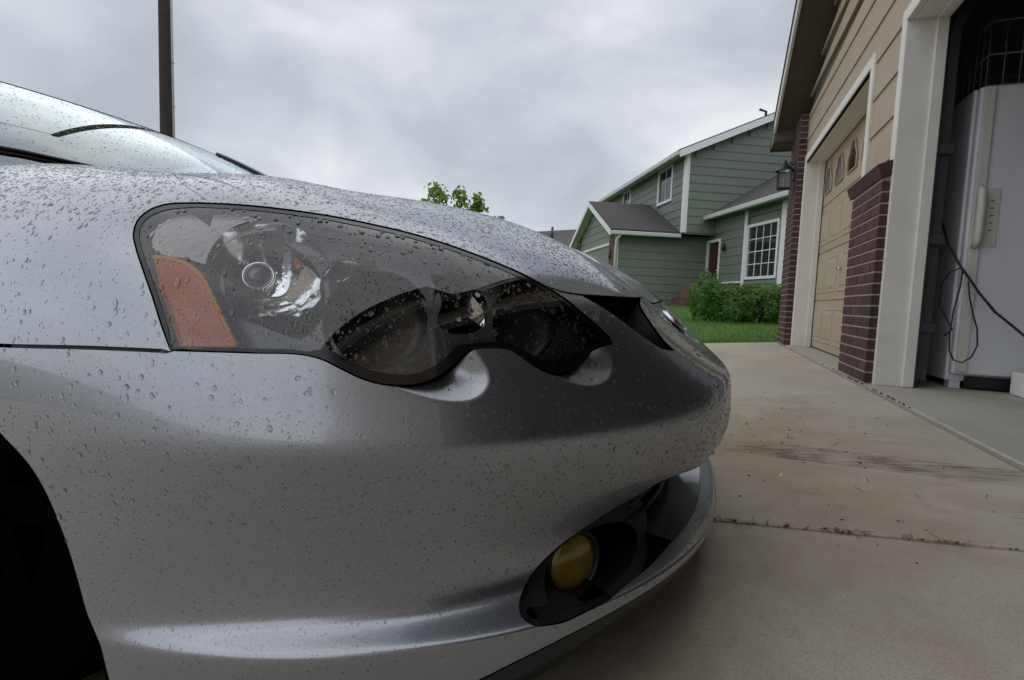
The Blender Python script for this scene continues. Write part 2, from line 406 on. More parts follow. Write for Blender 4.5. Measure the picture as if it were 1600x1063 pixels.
# --- outlines sighted on the hull
LAMP_PX = [(300, 316), (340, 317), (400, 321), (460, 328), (520, 337), (580, 349), (640, 363), (700, 381), (760, 403), (810, 424), (850, 445), (885, 467), (915, 492), (940, 514), (954, 529),
           (957, 539), (940, 542), (929, 547), (922, 560), (905, 575), (885, 584), (865, 586), (845, 579), (825, 567), (808, 554), (795, 547), (765, 545), (740, 547), (728, 555), (715, 568), (695, 584), (670, 597), (640, 604), (605, 603), (570, 595), (535, 579), (505, 564), (480, 557), (455, 554),
           (400, 553), (330, 551), (266, 549), (252, 512), (237, 465), (222, 422), (211, 388), (207, 366), (213, 345), (230, 329), (255, 319)]
LAMP = catmull([uv(*p) for p in LAMP_PX], .004, True, corner=(15, 41))
LENS_O = catmull([uv(*p) for p in shift(LAMP_PX, 3.0)], .004, True, corner=(15, 41))
# inner edge of the black border: narrow above and beside, broad under the two lobes to paint the lens wall's shade
_in = []
_sh = shift(LAMP_PX, 1.0); _p = np.array(LAMP_PX, float)
for i, q in enumerate(_p):
    d = _sh[i]-q
    wd = 8.0
    if 15 <= i <= 17: wd = 9
    if 18 <= i <= 23: wd = 15
    if 24 <= i <= 27: wd = 10
    if 28 <= i <= 36: wd = 19
    if 37 <= i <= 41: wd = 8
    if i > 41: wd = 10
    _in.append(q+d*wd)
LENS_I_PX = _in
LENS_I = catmull([uv(*p) for p in LENS_I_PX], .005, True)
GRILLE_PX = [(908, 462), (950, 464), (1000, 466), (1003, 482), (1020, 508), (1038, 532), (1055, 549), (1034, 545), (1000, 523), (960, 493), (928, 473)]
GRILLE = catmull([uv(*p) for p in GRILLE_PX], .004, True, corner=(0, 2, 6))
INT_PX = [(811, 948), (817, 922), (836, 890), (870, 856), (920, 820), (960, 795), (1000, 772), (1040, 749)]
INT_LOW = [(814, 962), (826, 974), (850, 979), (882, 973), (925, 953), (972, 920), (1012, 888), (1050, 846)]
_t = [uv(*p) for p in INT_PX]; _b = [uv(*p) for p in INT_LOW]
print('intake top', _t[-1], 'bottom', _b[-1])
_vt = _t[-1][1]; _vb = _b[-1][1]
INTAKE = np.concatenate([catmull([(0., _vt-.05)] + _t[::-1] + _b + [(0., _vb)], .005, False)])
ARCH = [(-.660, .145), (-.665, .167), (-.716, .34), (-.787, .45), (-.88, .555), (-1.0, .625), (-1.12, .645), (-1.25, .62), (-1.37, .53), (-1.44, .38), (-1.46, .16)]
ARCH_UV = catmull([uv_side(*p) for p in ARCH], .006, False)
GAP_Y = [(262, 549), (200, 546), (120, 543), (0, 540)]
gap = [uv(*p) for p in GAP_Y]
# the gap line runs on to the wheel arch
_k = None
print('gap end', gap[-1], hull(gap[-1][:1], gap[-1][1:]))
HOODCUT = [uv(330, 317.5), uv(292, 292), uv(268, 271)]
hood_line = [(a_of(7)+.05, 17.35), (a_of(8), 17.5), (a_of(8)+.26, 17.55)]
fender_line = [(a_of(9)+.09, 17.6)]

# scallops under the two lamp lobes
def scallop(px_curve, px_close):
    c = catmull([uv(*p) for p in px_curve], .003, False)
    poly = np.concatenate([c, np.array([uv(*p) for p in px_close])])
    return c, hull(c[:, 0], c[:, 1]), poly
SCAL = [scallop([(560, 590), (600, 604), (640, 618), (680, 628), (710, 631), (738, 628), (757, 616), (767, 598), (763, 577), (750, 556), (738, 540)], [(700, 500), (600, 500), (545, 560)]),
        scallop([(822, 564), (850, 584), (880, 598), (910, 606), (935, 605), (952, 595), (960, 578), (957, 558), (945, 535)], [(900, 500), (840, 510), (815, 540)])]
def body(a, v):
    p = hull(a, v); a = np.asarray(a); v = np.asarray(v); uvp = np.column_stack([a, v])
    for c, c3, poly in SCAL:
        lo, hi = poly.min(0), poly.max(0)
        k = np.where((a > lo[0]) & (a < hi[0]) & (v > lo[1]) & (v < hi[1]))[0]
        if not len(k): continue
        k = k[inpoly(uvp[k], poly)]
        if not len(k): continue
        dd = ((p[k][:, None]-c3[None])**2).sum(2) + 1e-9; dl = np.linalg.norm(np.gradient(c3, axis=0), axis=1)
        d = (1.5708/(dl[None]/dd**2).sum(1))**(1/3)          # soft distance: no ridge where two edges are equally near
        n = normals_of(hull, a[k], v[k])
        g = np.where(d < .005, d*d/.010, d-.0025)           # short radius at the edge, then a flat ramp
        p[k] = p[k] - n*(np.minimum(g, .035)*.62)[:, None] - np.array([0, 0, 1.])*(np.minimum(g, .035)*.10)[:, None]
    return p

# --- panels
low = 1.55
LOWC = [(0., 2.75), (a_of(3), 2.75), (a_of(4), 2.5), (a_of(5), 1.9), (a_of(6), 1.55)]      # painted lip edge: thin in front, deeper at the side
gapd = .0022
arch_front = [p for p in ARCH_UV if p[0] < a_of(9)]
# where the wing/bumper gap meets the arch
gv = gap[-1]
ia = int(np.argmin([abs(q[1]-gv[1]) for q in ARCH_UV[:len(ARCH_UV)//2]]))
arch_low = ARCH_UV[:ia+1]; arch_up = ARCH_UV[ia:]
lampL = LAMP
def seg_between(poly, p, q):
    """stretch of a closed polyline from nearest(p) to nearest(q), in its own order"""
    W = np.array([1, VS]); i = int(np.argmin((((poly-p)*W)**2).sum(1))); j = int(np.argmin((((poly-q)*W)**2).sum(1)))
    return poly[i:j+1] if i <= j else np.concatenate([poly[i:], poly[:j+1]])
lamp_bl = uv(266, 549); lamp_hood = uv(852, 446); lamp_top = uv(330, 317)
bottom = seg_between(LAMP, lamp_hood, lamp_bl)          # tip, lobes and lower edge, right to left (photo)
left = seg_between(LAMP, lamp_bl, lamp_top)
top = seg_between(LAMP, lamp_top, lamp_hood)
hood_front = catmull([lamp_hood, uv(880, 455), uv(905, 459), uv(950, 462), uv(1000, 464)], .005, False)
vh = hood_front[-1][1]
hood_front = np.concatenate([hood_front, catmull([hood_front[-1], (hood_front[-1][0]*.5, vh), (0., vh)], .005, False)[1:]])
dn = np.array([0, .035])
gapc = catmull(gap, .006, False)
# the intake opens across the centre line, so the bumper outline runs around it
imax = len(INTAKE)
bump_outer = np.concatenate([
    catmull(LOWC + [(arch_low[0][0], low)], .008, False)[:-1],
    [q for q in arch_low if q[1] > low], gapc[::-1]-dn, bottom[::-1][1:], (hood_front-np.array([0, .05]))[1:],
    [(0., q) for q in np.arange(vh-.15, _vt+.02, -.1)], INTAKE, [(0., q) for q in np.arange(_vb-.1, 2.80, -.1)]])
def clip_lines():
    out = []
    for c, c3, poly in SCAL:
        W = np.array([1, VS]); q = c*W; tg = np.gradient(q, axis=0); tg /= np.linalg.norm(tg, axis=1)[:, None]; nn = np.column_stack([-tg[:, 1], tg[:, 0]])
        ctr = poly.mean(0)*W
        sgn = 1 if ((ctr-q)*nn).sum() > 0 else -1
        for off in (-.0025, 0., .0025, .005, .009, .013, .018, .024, .030):
            l = (q+nn*sgn*off)/W; keep = ~inpoly(l, LAMP); run = []
            for p, k in zip(l, keep):
                if k and np.min((((p-LAMP)*W)**2).sum(1)) > .0025**2: run.append(p)
                else:
                    if len(run) > 3: out.append(np.array(run))
                    run = []
            if len(run) > 3: out.append(np.array(run))
    return out
arr = panel_arrays(body, bump_outer, [GRILLE], extra=clip_lines())
bumper = obj('bumper_cover', amesh('bumper', both(*arr)), PAINT, car)
# lower lip edge and underside
lip_poly = np.concatenate([catmull([(0., .02), (a_of(3), .02), (a_of(6), .02), (arch_low[0][0]-.004, .02)], .01, False), (catmull(LOWC + [(arch_low[0][0]-.004, low)], .01, False)-np.array([0, .06]))[::-1]])
lip = obj('lower_lip_trim', amesh('lip', both(*panel_arrays(hull, lip_poly, rims=False))), BLACKP, car)
_sa = np.linspace(0, arch_low[0][0]-.02, 90); _sp = hull(_sa, np.full(90, 1.0)); _sn = normals_of(hull, _sa, np.full(90, 4.)); _sn[:, 2] = 0
V = np.concatenate([_sp - _sn*.004, _sp - _sn*.003 - np.array([0, 0, .022]), _sp - _sn*.016 - np.array([0, 0, .024]), _sp - _sn*.02]); F = [(k*90+i, k*90+i+1, (k+1)*90+i+1, (k+1)*90+i) for k in range(3) for i in range(89)]
obj('lip_rubber', mesh('lip_rubber', np.concatenate([V, V*np.array([1, -1, 1])]), F+[tuple(j+360 for j in f[::-1]) for f in F], True), BLACKP, car)
hc = catmull(HOODCUT + hood_line, .006, False)
fender_outer = np.concatenate([left, hc[1:]-np.array([0, .004]), fender_line, catmull([(a_of(9)+.10, 17.0), (a_of(9)+.10, 7.5), (a_of(9)+.10, 1.2)], .02, False), [q for q in arch_up[::-1] if q[0] < a_of(9)+.10], gapc[::-1][:-1]+dn])
arr = panel_arrays(hull, fender_outer)
fender = obj('fender', amesh('fender', arr), PAINT, car); obj('fender', amesh('fender_mirror', mirror(*arr)), PAINT, car)
hood_outer = np.concatenate([top[::-1][:0], hc[::-1]+np.array([0, .004]), top[1:], hood_front[1:], catmull([(0., vh+.2), (0., 19.98)], .02, False), catmull([(.01, 19.98), (a_of(6), 19.98), (a_of(8)+.2, 19.98)], .02, False), [(a_of(8)+.2, 19.5), (a_of(8)+.22, 18.8), (a_of(8)+.25, 18.2)]])
arr = panel_arrays(hull, hood_outer, da=.010, dv=.10)
hood = obj('hood', amesh('hood', both(*arr)), PAINT, car)
# dark body structure under the gaps
ring = panel_arrays(hull, np.concatenate([catmull([(p[0], p[1]+.35) for p in gap], .02, False), catmull([(p[0], p[1]-.35) for p in gap[::-1]], .02, False)]), inset=.011, rims=False)
obj('inner_seam', amesh('seam', ring), BLACKP, car)
hs = catmull(HOODCUT + hood_line, .02, False)
ring = panel_arrays(hull, np.concatenate([hs+np.array([0, .3]), hs[::-1]-np.array([0, .3])]), inset=.011, rims=False)
obj('inner_seam', amesh('seam2', ring), BLACKP, car)

# --- headlight: housing, black border, clear lens, bezel with openings, bowls, marker
def uv_off(x, y, off):
    p = spot(x, y, off); loc, nrm, idx, dist = BVH.find_nearest(Vector(p))
    h = cast(np.array(loc)+np.array(nrm)*.01*(1 if Vector(nrm).dot(Vector(CAR_CAM)-loc) > 0 else -1), -np.array(nrm)*(1 if Vector(nrm).dot(Vector(CAR_CAM)-loc) > 0 else -1))
    return h[0]
def arr_mesh(name, V, F): return mesh(name, V, F, True)
V, F = skirt_arrays(hull, LENS_O, .118, .004, lean=.0, seg=4)
n0 = len(F)
head = obj('headlight', arr_mesh('lamp_housing', V, F), LAMPDARK, car)
ba = panel_arrays(hull, LENS_O, inset=.112, rims=False, da=.012, dv=.2)
obj('housing_back', amesh('housing_back', ba), LAMPDARK, head)
obj('lens_border_shade', amesh('lens_border_shade', panel_arrays(hull, LENS_O, [LENS_I], rim=.006, rr=.002, da=.006)), GLOSSB, head)  # black ring: lens edge, with its side wall's shade put into the colour
obj('lens', amesh('lens', panel_arrays(hull, catmull([uv(*p) for p in shift(LENS_I_PX, -1.5)], .005, True), rims=False, inset=.0006)), LENSM, head)
def ell(cx, cy, rx, ry, rot=0, n=22):
    c, s = math.cos(rot), math.sin(rot)
    return [(cx+rx*math.cos(t)*c-ry*math.sin(t)*s, cy+rx*math.cos(t)*s+ry*math.sin(t)*c) for t in np.linspace(0, 2*math.pi, n, endpoint=False)]
BZ = .030
MAIN_PX = [(428, 372), (455, 384), (482, 405), (501, 433), (508, 465), (503, 495), (487, 520), (470, 530), (440, 522), (405, 508), (372, 488), (353, 460), (350, 430), (362, 402), (385, 382), (407, 373)]
SIDE_PX = [(516, 425), (532, 402), (556, 398), (580, 415), (592, 440), (588, 470), (572, 490), (545, 496), (525, 485), (515, 455)]
CUP1_PX = ell(592, 505, 76, 72, -.3); CUP2_PX = ell(820, 508, 50, 52)
CHR_PX = [(672, 428), (700, 432), (735, 437), (757, 462), (760, 500), (740, 520), (700, 520), (682, 505), (690, 470)]
holes = [catmull([uv_off(*p, BZ) for p in q], .005, True) for q in (MAIN_PX, SIDE_PX, CUP1_PX, CUP2_PX, CHR_PX)]
bez_o = catmull([uv_off(*p, BZ) for p in shift(LENS_I_PX, 3)], .006, True)
try:
    obj('bezel', amesh('bezel', panel_arrays(hull, LENS_O, holes, inset=BZ, rim=.02, rr=.002, da=.007)), DARKGREY, head)
except Exception as e: print('bezel', e)
# ribs pressed into the bezel around the main bowl
def frame_of(axis):
    z = Vector(axis).normalized(); x = Vector((0, 0, 1)).cross(z).normalized(); y = z.cross(x)
    return Matrix((x, y, z)).transposed().to_4x4()
def placed(o, p, axis, parent=None):
    o.matrix_basis = Matrix.Translation(Vector(p)) @ frame_of(axis); return o
AX1 = (.62, -.70, .34)
pm = spot(428, 452, .082)
def bowl(R, depth, rings=14, seg=40, facets=0):
    V = []; F = []
    for i in range(rings+1):
        r = R*(i/rings); h = depth*(i/rings)**2
        for k in range(seg):
            a = 2*math.pi*k/seg; rr = r
            if facets: h2 = h + .0016*math.cos(facets*a)*(i/rings)
            else: h2 = h
            V.append((rr*math.cos(a), rr*math.sin(a), h2))
    for i in range(rings):
        for k in range(seg): F.append((i*seg+k, i*seg+(k+1) % seg, (i+1)*seg+(k+1) % seg, (i+1)*seg+k))
    return mesh('bowl', V, F, True)
placed(obj('reflector_bowl', bowl(.068, .058, facets=3), CHROME, head), pm, AX1)
# stepped segments in the bowl
for a0, a1, r0, r1, dz in ((.5, 1.15, .022, .055, .006), (1.25, 1.9, .020, .055, .004), (3.6, 4.3, .024, .056, .005), (5.4, 6.1, .020, .050, .004)):
    V = []; F = []
    for i in range(6):
        for k in range(8):
            r = r0+(r1-r0)*i/5; a = a0+(a1-a0)*k/7; V.append((r*math.cos(a), r*math.sin(a), .058*(r/.068)**2*.9+dz))
    for i in range(5):
        for k in range(7): F.append((i*8+k, i*8+k+1, (i+1)*8+k+1, (i+1)*8+k))
    placed(obj('reflector_segment', mesh('seg', V, F, True), CHROME, head), pm, AX1)
GLASSR = principled('bulb_glass', (.9, .9, .92), .03, **{'Transmission Weight': .9, 'IOR': 1.45})[0]
DULL = principled('bulb_shield_grey', (.12, .125, .135), .25, Metallic=.8)[0]
placed(obj('bulb_shield', lathe([(.0, .060), (.010, .060), (.0135, .056), (.0145, .048), (.0145, .020), (.016, .016)], 24), DULL, head), spot(412, 457, .075), AX1)
placed(obj('shield_ring', lathe([(.0150, .050), (.0175, .0515), (.0185, .050), (.0175, .048), (.0150, .048)], 28), CHROME, head), spot(412, 457, .072), AX1)
ps = spot(550, 455, .066)
placed(obj('signal_bowl', bowl(.040, .030, facets=5), CHROME, head), ps, (.68, -.72, .05))
placed(obj('signal_bulb', lathe([(.0, .030), (.006, .029), (.010, .024), (.011, .016), (.009, .006)], 20), GLASSR, head), ps, (.68, -.72, .05))
placed(obj('signal_ring', lathe([(.013, .020), (.0155, .0215), (.017, .020), (.0155, .018), (.013, .018)], 24), CHROME, head), ps, (.68, -.72, .05))
CUPM = principled('projector_cup', (.030, .030, .032), .33)[0]
for px, R in (((592, 507), .064), ((818, 508), .052)):
    c = placed(obj('projector_cup', lathe([(R*1.02, .004), (R, .008), (R*.965, .005), (R*.93, -.002), (R*.7, -.010), (R*.35, -.015), (0, -.016)], 48), CUPM, head), spot(*px, .040), (.70, -.71, .02))
pc_ = spot(718, 480, .066)
placed(obj('chrome_insert', bowl(.050, .026, facets=4), CHROME, head), pc_, (.80, -.58, .12))
# corner lamp: ribbed reflector
RIBM, nt, b = principled('ribbed_reflector', (.95, .95, .96), .25)
wv = N(nt, 'ShaderNodeTexWave'); wv.wave_type = 'RINGS'; wv.rings_direction = 'Y'; wv.inputs['Scale'].default_value = 1.0; wv.inputs['Distortion'].default_value = 0
RIBC = spot(430, 455, .03)
mpn = N(nt, 'ShaderNodeMapping'); tcn = N(nt, 'ShaderNodeTexCoord'); mpn.inputs['Location'].default_value = tuple(-RIBC*90); mpn.inputs['Scale'].default_value = (90, 90, 90)
nt.links.new(tcn.outputs['Object'], mpn.inputs[0]); nt.links.new(mpn.outputs[0], wv.inputs['Vector'])
wv.rings_direction = 'SPHERICAL'
wv2 = N(nt, 'ShaderNodeTexWave'); wv2.inputs['Scale'].default_value = 55; wv2.bands_direction = 'Z'; nt.links.new(tcn.outputs['Object'], wv2.inputs['Vector'])
hh = mixc(nt, .45, wv.outputs[0], wv2.outputs[0]); bump(nt, b, hh, .6, .002)
CORN_PX = [(238, 384), (241, 362), (256, 346), (290, 336), (345, 333), (395, 340), (432, 358), (405, 362), (370, 372), (345, 388), (328, 411), (290, 404), (250, 396)]
CORN = catmull([uv_off(*p, .013) for p in CORN_PX], .004, True)
obj('corner_reflector', amesh('corner_reflector', panel_arrays(hull, CORN, inset=.013, rim=.008, rr=.002, da=.006)), RIBM, head)
AMBER, nt, b = principled('amber_reflector', (.75, .22, .05), .22)
tcn = N(nt, 'ShaderNodeTexCoord'); gx = []
for d, rz in (('X', .6), ('X', -.6)):
    mp2 = N(nt, 'ShaderNodeMapping'); mp2.inputs['Rotation'].default_value = (0, rz+.8, 0); nt.links.new(tcn.outputs['Object'], mp2.inputs[0])
    wq = N(nt, 'ShaderNodeTexWave'); wq.inputs['Scale'].default_value = 78; wq.bands_direction = 'X'; nt.links.new(mp2.outputs[0], wq.inputs[0]); gx.append(wq.outputs[0])
hh = mth(nt, 'MULTIPLY', gx[0], gx[1]); bump(nt, b, hh, .7, .002)
nt.links.new(mixc(nt, hh, (.90, .13, .005), (1.0, .36, .03)), b.inputs['Base Color'])
b.inputs['Coat Weight'].default_value = .6
AMBER_GLOW = principled('amber_edge_glow', (1.0, .42, .03), .25, **{'Subsurface Weight': .0})[0]  # brighter orange paints the light glowing along the marker's edge
AMB_PX = [(242, 403), (264, 405), (292, 413), (318, 436), (338, 475), (371, 541), (325, 541), (284, 540), (271, 505), (256, 458)]
AMB = catmull([uv_off(*p, .010) for p in AMB_PX], .004, True, corner=(0, 5, 7))
mk = obj('side_marker', amesh('side_marker', panel_arrays(hull, AMB, inset=.010, rim=.006, rr=.001, da=.006)), AMBER, head)
q = [uv_off(*p, .010) for p in AMB_PX]; qd = catmull(q[:6], .005, False); e3 = hull(qd[:, 0], qd[:, 1]) - normals_of(hull, qd[:, 0], qd[:, 1])*.0090
obj('marker_edge_glow', tube([Vector(p) for p in e3], .0030, 6), AMBER_GLOW, mk)
qd = catmull(q[5:]+q[:1], .005, False, corner=(2,)); e3 = hull(qd[:, 0], qd[:, 1]) - normals_of(hull, qd[:, 0], qd[:, 1])*.0092
obj('marker_edge_glow', tube([Vector(p) for p in e3], .0009, 5), AMBER_GLOW, mk)
# thin seam in the bezel beside the marker
q = [uv_off(*p, BZ-.001) for p in ((322, 412), (345, 455), (365, 500), (384, 545))]; qd = catmull(q, .006, False); e3 = hull(qd[:, 0], qd[:, 1]) - normals_of(hull, qd[:, 0], qd[:, 1])*(BZ-.0006)
obj('bezel_seam', tube([Vector(p) for p in e3], .0006, 4), BLACKP, head)
lh = copy_tree(head, car); lh.scale = (1, -1, 1)

# --- upper grille: dark duct behind the opening, bar and emblem
V, F = skirt_arrays(hull, GRILLE, .16, .004, lean=.0, seg=3)
gr_ = obj('grille', arr_mesh('grille_duct', V, F), BLACKP, car)
obj('grille_back', amesh('grille_back', panel_arrays(hull, GRILLE, inset=.14, rims=False, da=.012, dv=.2)), BLACKP, gr_)
bar = [spot(*p, .05) for p in ((925, 474), (965, 488), (1000, 500), (1016, 506))]
obj('grille_bar', tube([Vector(p) for p in bar], .008, 8), GLOSSB, gr_)
obj('grille_bar', tube([Vector(spot(*p, .06)) for p in ((955, 497), (985, 510), (1012, 520), (1030, 530))], .007, 8), GLOSSB, gr_)
g2 = copy_tree(gr_, car); g2.scale = (1, -1, 1)
# lower black trim wedge at the foot of the grille
# emblem: oval chrome ring with calliper bars on a black ground
def to_px(P):
    P = np.array([P[0]*_c-P[2]*_s, P[1], P[0]*_s+P[2]*_c])-CAM_LOC; z = P@CF; return 800+FPX*(P@CR)/z, 531.5-FPX*(P@CU)/z
_ev = np.linspace(13.5, 16.2, 60); _ep = hull(np.zeros(60), _ev); EV = _ev[int(np.argmin([abs(to_px(p)[1]-506) for p in _ep]))]
ec = hull(np.array([0.]), np.array([EV]))[0]; en = normals_of(hull, np.array([0.]), np.array([EV]))[0]
print('emblem', EV, to_px(ec), 'hood lip', to_px(hull(np.array([0.]), np.array([vh]))[0]), 'vh', vh, 'grille', GRILLE.min(0), GRILLE.max(0))
emb = obj('emblem', lathe([(.0, .004), (.028, .004), (.033, .003), (.034, 0), (.034, -.02)], 36), GLOSSB, car)
emb.matrix_basis = Matrix.Translation(Vector(ec+en*.002)) @ frame_of(en) @ Matrix.Diagonal((1.18, 1, 1, 1))
ring = [(.033*math.cos(a), .033*math.sin(a), .005) for a in np.linspace(0, 2*math.pi, 40)]
obj('emblem_ring', tube(ring, .0028, 8), CHROME, emb)
obj('emblem_bar', tube([(-.022, -.026, .005), (-.006, .030, .006)], .0032, 6), CHROME, emb); obj('emblem_bar', tube([(.022, -.026, .005), (.006, .030, .006)], .0032, 6), CHROME, emb)
obj('emblem_bar', tube([(-.010, -.006, .005), (.010, -.006, .005)], .0028, 6), CHROME, emb)

# --- lower intake: floor, duct and fog lamp bezel
l = np.array(INTAKE); q = hull(l[:, 0], l[:, 1]); n = normals_of(hull, l[:, 0], l[:, 1])
V = [q, q - n*.02 + np.array([-.0, 0, 0]), q + np.array([-.16, .08, .0])*1.0]; m = len(l)
V = [q - n*.003, q - n*.03, q*np.array([1, .86, 1]) + np.array([-.20, 0, 0])]
F = []
for k in range(2):
    for i in range(m-1): F.append((k*m+i, k*m+i+1, (k+1)*m+i+1, (k+1)*m+i))
V = np.concatenate(V); V2 = V*np.array([1, -1, 1]); F2 = [tuple(i+len(V) for i in f[::-1]) for f in F]
duct = obj('lower_intake', arr_mesh('intake_duct', np.concatenate([V, V2]), F+F2), BLACKP, car)
_bl = np.array(_b[::1]); _bd = catmull([tuple(p) for p in _b[7:]] + [(0., _vb)], .01, False); _fq = hull(_bd[:, 0], _bd[:, 1]); _n = len(_bd)
_fl = np.concatenate([_fq + np.array([-.001, 0, .0015]), _fq*np.array([1, .93, 1]) + np.array([-.06, 0, .004]), _fq*np.array([1, .85, 1]) + np.array([-.15, 0, .012])])
_ff = [(k*_n+i, k*_n+i+1, (k+1)*_n+i+1, (k+1)*_n+i) for k in range(2) for i in range(_n-1)]
obj('intake_floor', mesh('intake_floor', np.concatenate([_fl, _fl*np.array([1, -1, 1])]), _ff+[tuple(j+3*_n for j in f[::-1]) for f in _ff], True), PAINT, duct)
obj('intake_back', box((-.40, -.62, .12), (-.39, .62, .34)), BLACKP, duct)
for z in (.215, .245): obj('intake_bar', tube([(-.13, -.36, z), (-.10, -.2, z), (-.09, 0, z), (-.10, .2, z), (-.13, .36, z)], .008, 6), BLACKP, duct)
FOGB, nt, b = principled('fog_bezel_black', (.016, .016, .017), .5)
BEZ_PX = [(812, 948), (818, 922), (838, 890), (872, 856), (921, 820), (961, 796), (1000, 773), (1006, 800), (1010, 840), (1010, 872), (1000, 897), (970, 922), (925, 952), (882, 972), (850, 978), (826, 972), (815, 962)]
REC_PX = [(851, 908), (856, 880), (873, 856), (903, 836), (940, 820), (972, 816), (992, 828), (996, 852), (982, 886), (950, 918), (912, 941), (878, 951), (858, 940)]
BEZ = catmull([uv_off(*p, .018) for p in BEZ_PX], .005, True, corner=(6, 9)); REC = catmull([uv_off(*p, .018) for p in REC_PX], .004, True)
fb = obj('fog_lamp', amesh('fog_bezel', panel_arrays(hull, BEZ, [REC], inset=.018, rim=.02, rr=.003, da=.006)), FOGB, car)
V, F = skirt_arrays(hull, REC, .020, .018, lean=.0, seg=1); _m = len(V)//2; V[_m:] = V[:_m] - np.array([.80, -.45, .02])*.11 + (V[:_m]-V[:_m].mean(0))*.9; obj('fog_recess', arr_mesh('fog_recess', V, F), BLACKP, fb)
fp = spot(896, 880, .030)
AXF = (.80, -.59, .0)
YEL, nt, b = principled('yellow_fog_glass', (.36, .26, .02), .12, **{'Coat Weight': .8})
a = noisetex(nt, coords(nt), 30, 4); nt.links.new(mixc(nt, maprange(nt, a, .35, .7), (.17, .12, .012), (.32, .24, .03)), b.inputs['Base Color'])
bump(nt, b, noisetex(nt, coords(nt, 'Object', (1, 8, 1)), 40, 2), .3, .002)
placed(obj('fog_glass', lathe([(0, .008), (.015, .0076), (.030, .005), (.040, .001), (.042, -.004), (.042, -.02)], 40), YEL, fb), fp, AXF)
placed(obj('fog_rim', lathe([(.042, -.03), (.0425, .002), (.0455, .005), (.049, .002), (.050, -.03)], 40), BLACKP, fb), fp, AXF)
f2 = copy_tree(fb, car); f2.scale = (1, -1, 1)

# --- wheels
def wheel(x, y):
    t = obj('wheel', lathe([(.165, -.10), (.22, -.108), (.285, -.105), (.305, -.085), (.310, -.04), (.310, .04), (.305, .085), (.285, .105), (.22, .108), (.165, .10)], 64), RUBBER, car)
    t.matrix_basis = Matrix.Translation((x, y, .310)) @ Matrix.Rotation(math.pi/2, 4, 'X')
    ALLOY = MATS.get('alloy') or principled('alloy', (.002, .002, .002), .7, **{'Specular IOR Level': .0})[0]  # rim colour blackened to carry the arch's darkness
    obj('rim', lathe([(.166, -.09), (.163, .06), (.167, .10), (.16, .102), (.155, .07), (.155, -.08)], 48), ALLOY, t)
    for k in range(5):
        a = 2*math.pi*k/5; bm = bmesh.new(); add_box(bm, (.03, -.028, .055), (.160, .028, .085), Matrix.Rotation(a, 4, 'Z')); obj('spoke', bm_mesh('spoke', bm), ALLOY, t)
    obj('hub', lathe([(0, .095), (.03, .095), (.045, .08), (.05, .04)], 24), ALLOY, t)
    return t
for x in (-1.05, -3.64):
    for y in (-.67, .67):
        wq_ = wheel(x, y)
        if y > 0: wq_.matrix_basis = Matrix.Translation((x, y, .310)) @ Matrix.Rotation(-math.pi/2, 4, 'X')
for y0, y1 in ((-.845, -.50), (.50, .845)):
    bm = bmesh.new(); A = []; B = []
    arcp = [(-.668, .12), (-.672, .17), (-.722, .34), (-.793, .45), (-.885, .562), (-1.0, .632), (-1.12, .652), (-1.25, .627), (-1.37, .537), (-1.44, .38), (-1.46, .12)]
    yo = y0 if y0 < 0 else y1; yi = y1 if y0 < 0 else y0
    for x, z in arcp: A.append(bm.verts.new((x+.004*(1 if x > -1 else -1)*0, yo*.985, z+.004))); B.append(bm.verts.new((x, yi, z+.004)))
    for i in range(len(arcp)-1): bm.faces.new((A[i], A[i+1], B[i+1], B[i]))
    bm.faces.new(B)
    obj('wheel_arch_liner', bm_mesh('liner', bm), BLACKP, car)
obj('under_tray', box((-4.1, -.66, .15), (-.62, .66, .17)), BLACKP, car)
obj('engine_bay', box((-1.35, -.48, .17), (-.45, .48, .60)), BLACKP, car)

# --- cabin
def grid_surface(fn, nu, nv, name):
    V = [fn(i/(nu-1), j/(nv-1)) for i in range(nu) for j in range(nv)]
    F = [(i*nv+j, i*nv+j+1, (i+1)*nv+j+1, (i+1)*nv+j) for i in range(nu-1) for j in range(nv-1)]
    return mesh(name, V, F, True)
def ws(t, s):
    s = 2*s-1; a = np.array([-1.37-.07*s*s, .72*s, .935-.02*s*s]); b_ = np.array([-2.03-.06*s*s, .57*s, 1.358-.006*s*s])
    p = a+(b_-a)*t; bu = 4*t*(1-t)*.028; return tuple(p+np.array([.45, 0, .9])*bu)
obj('windshield', grid_surface(ws, 24, 40, 'windshield'), GLASSM, car)
def roof(t, s):
    s = 2*s-1; x = -2.03-.06*s*s - t*1.25*(1-.05*s*s); z = 1.358+.03*math.sin(math.pi*t)-.05*t - .006*s*s-.02*t*s*s; return (x, (.57-.02*t)*s, z+.002)
obj('roof', grid_surface(roof, 16, 24, 'roof'), PAINT, car)
def rear(t, s):
    s = 2*s-1; a = np.array(roof(1, (s+1)/2)); b_ = np.array([-4.12+.08*s*s, .60*s, 1.02-.02*s*s]); p = a+(b_-a)*t; return tuple(p+np.array([-.3, 0, .9])*4*t*(1-t)*.05)
obj('rear_window', grid_surface(rear, 10, 16, 'rear_window'), GLASSM, car)
def hatch(t, s):
    s = 2*s-1; a = np.array(rear(1, (s+1)/2)); b_ = np.array([-4.34+.10*s*s, .80*s, .35]); p = a+(b_-a)*t; return tuple(p+np.array([-.12, 0, .0])*math.sin(math.pi*t))
obj('tailgate', grid_surface(hatch, 8, 16, 'tailgate'), PAINT, car)
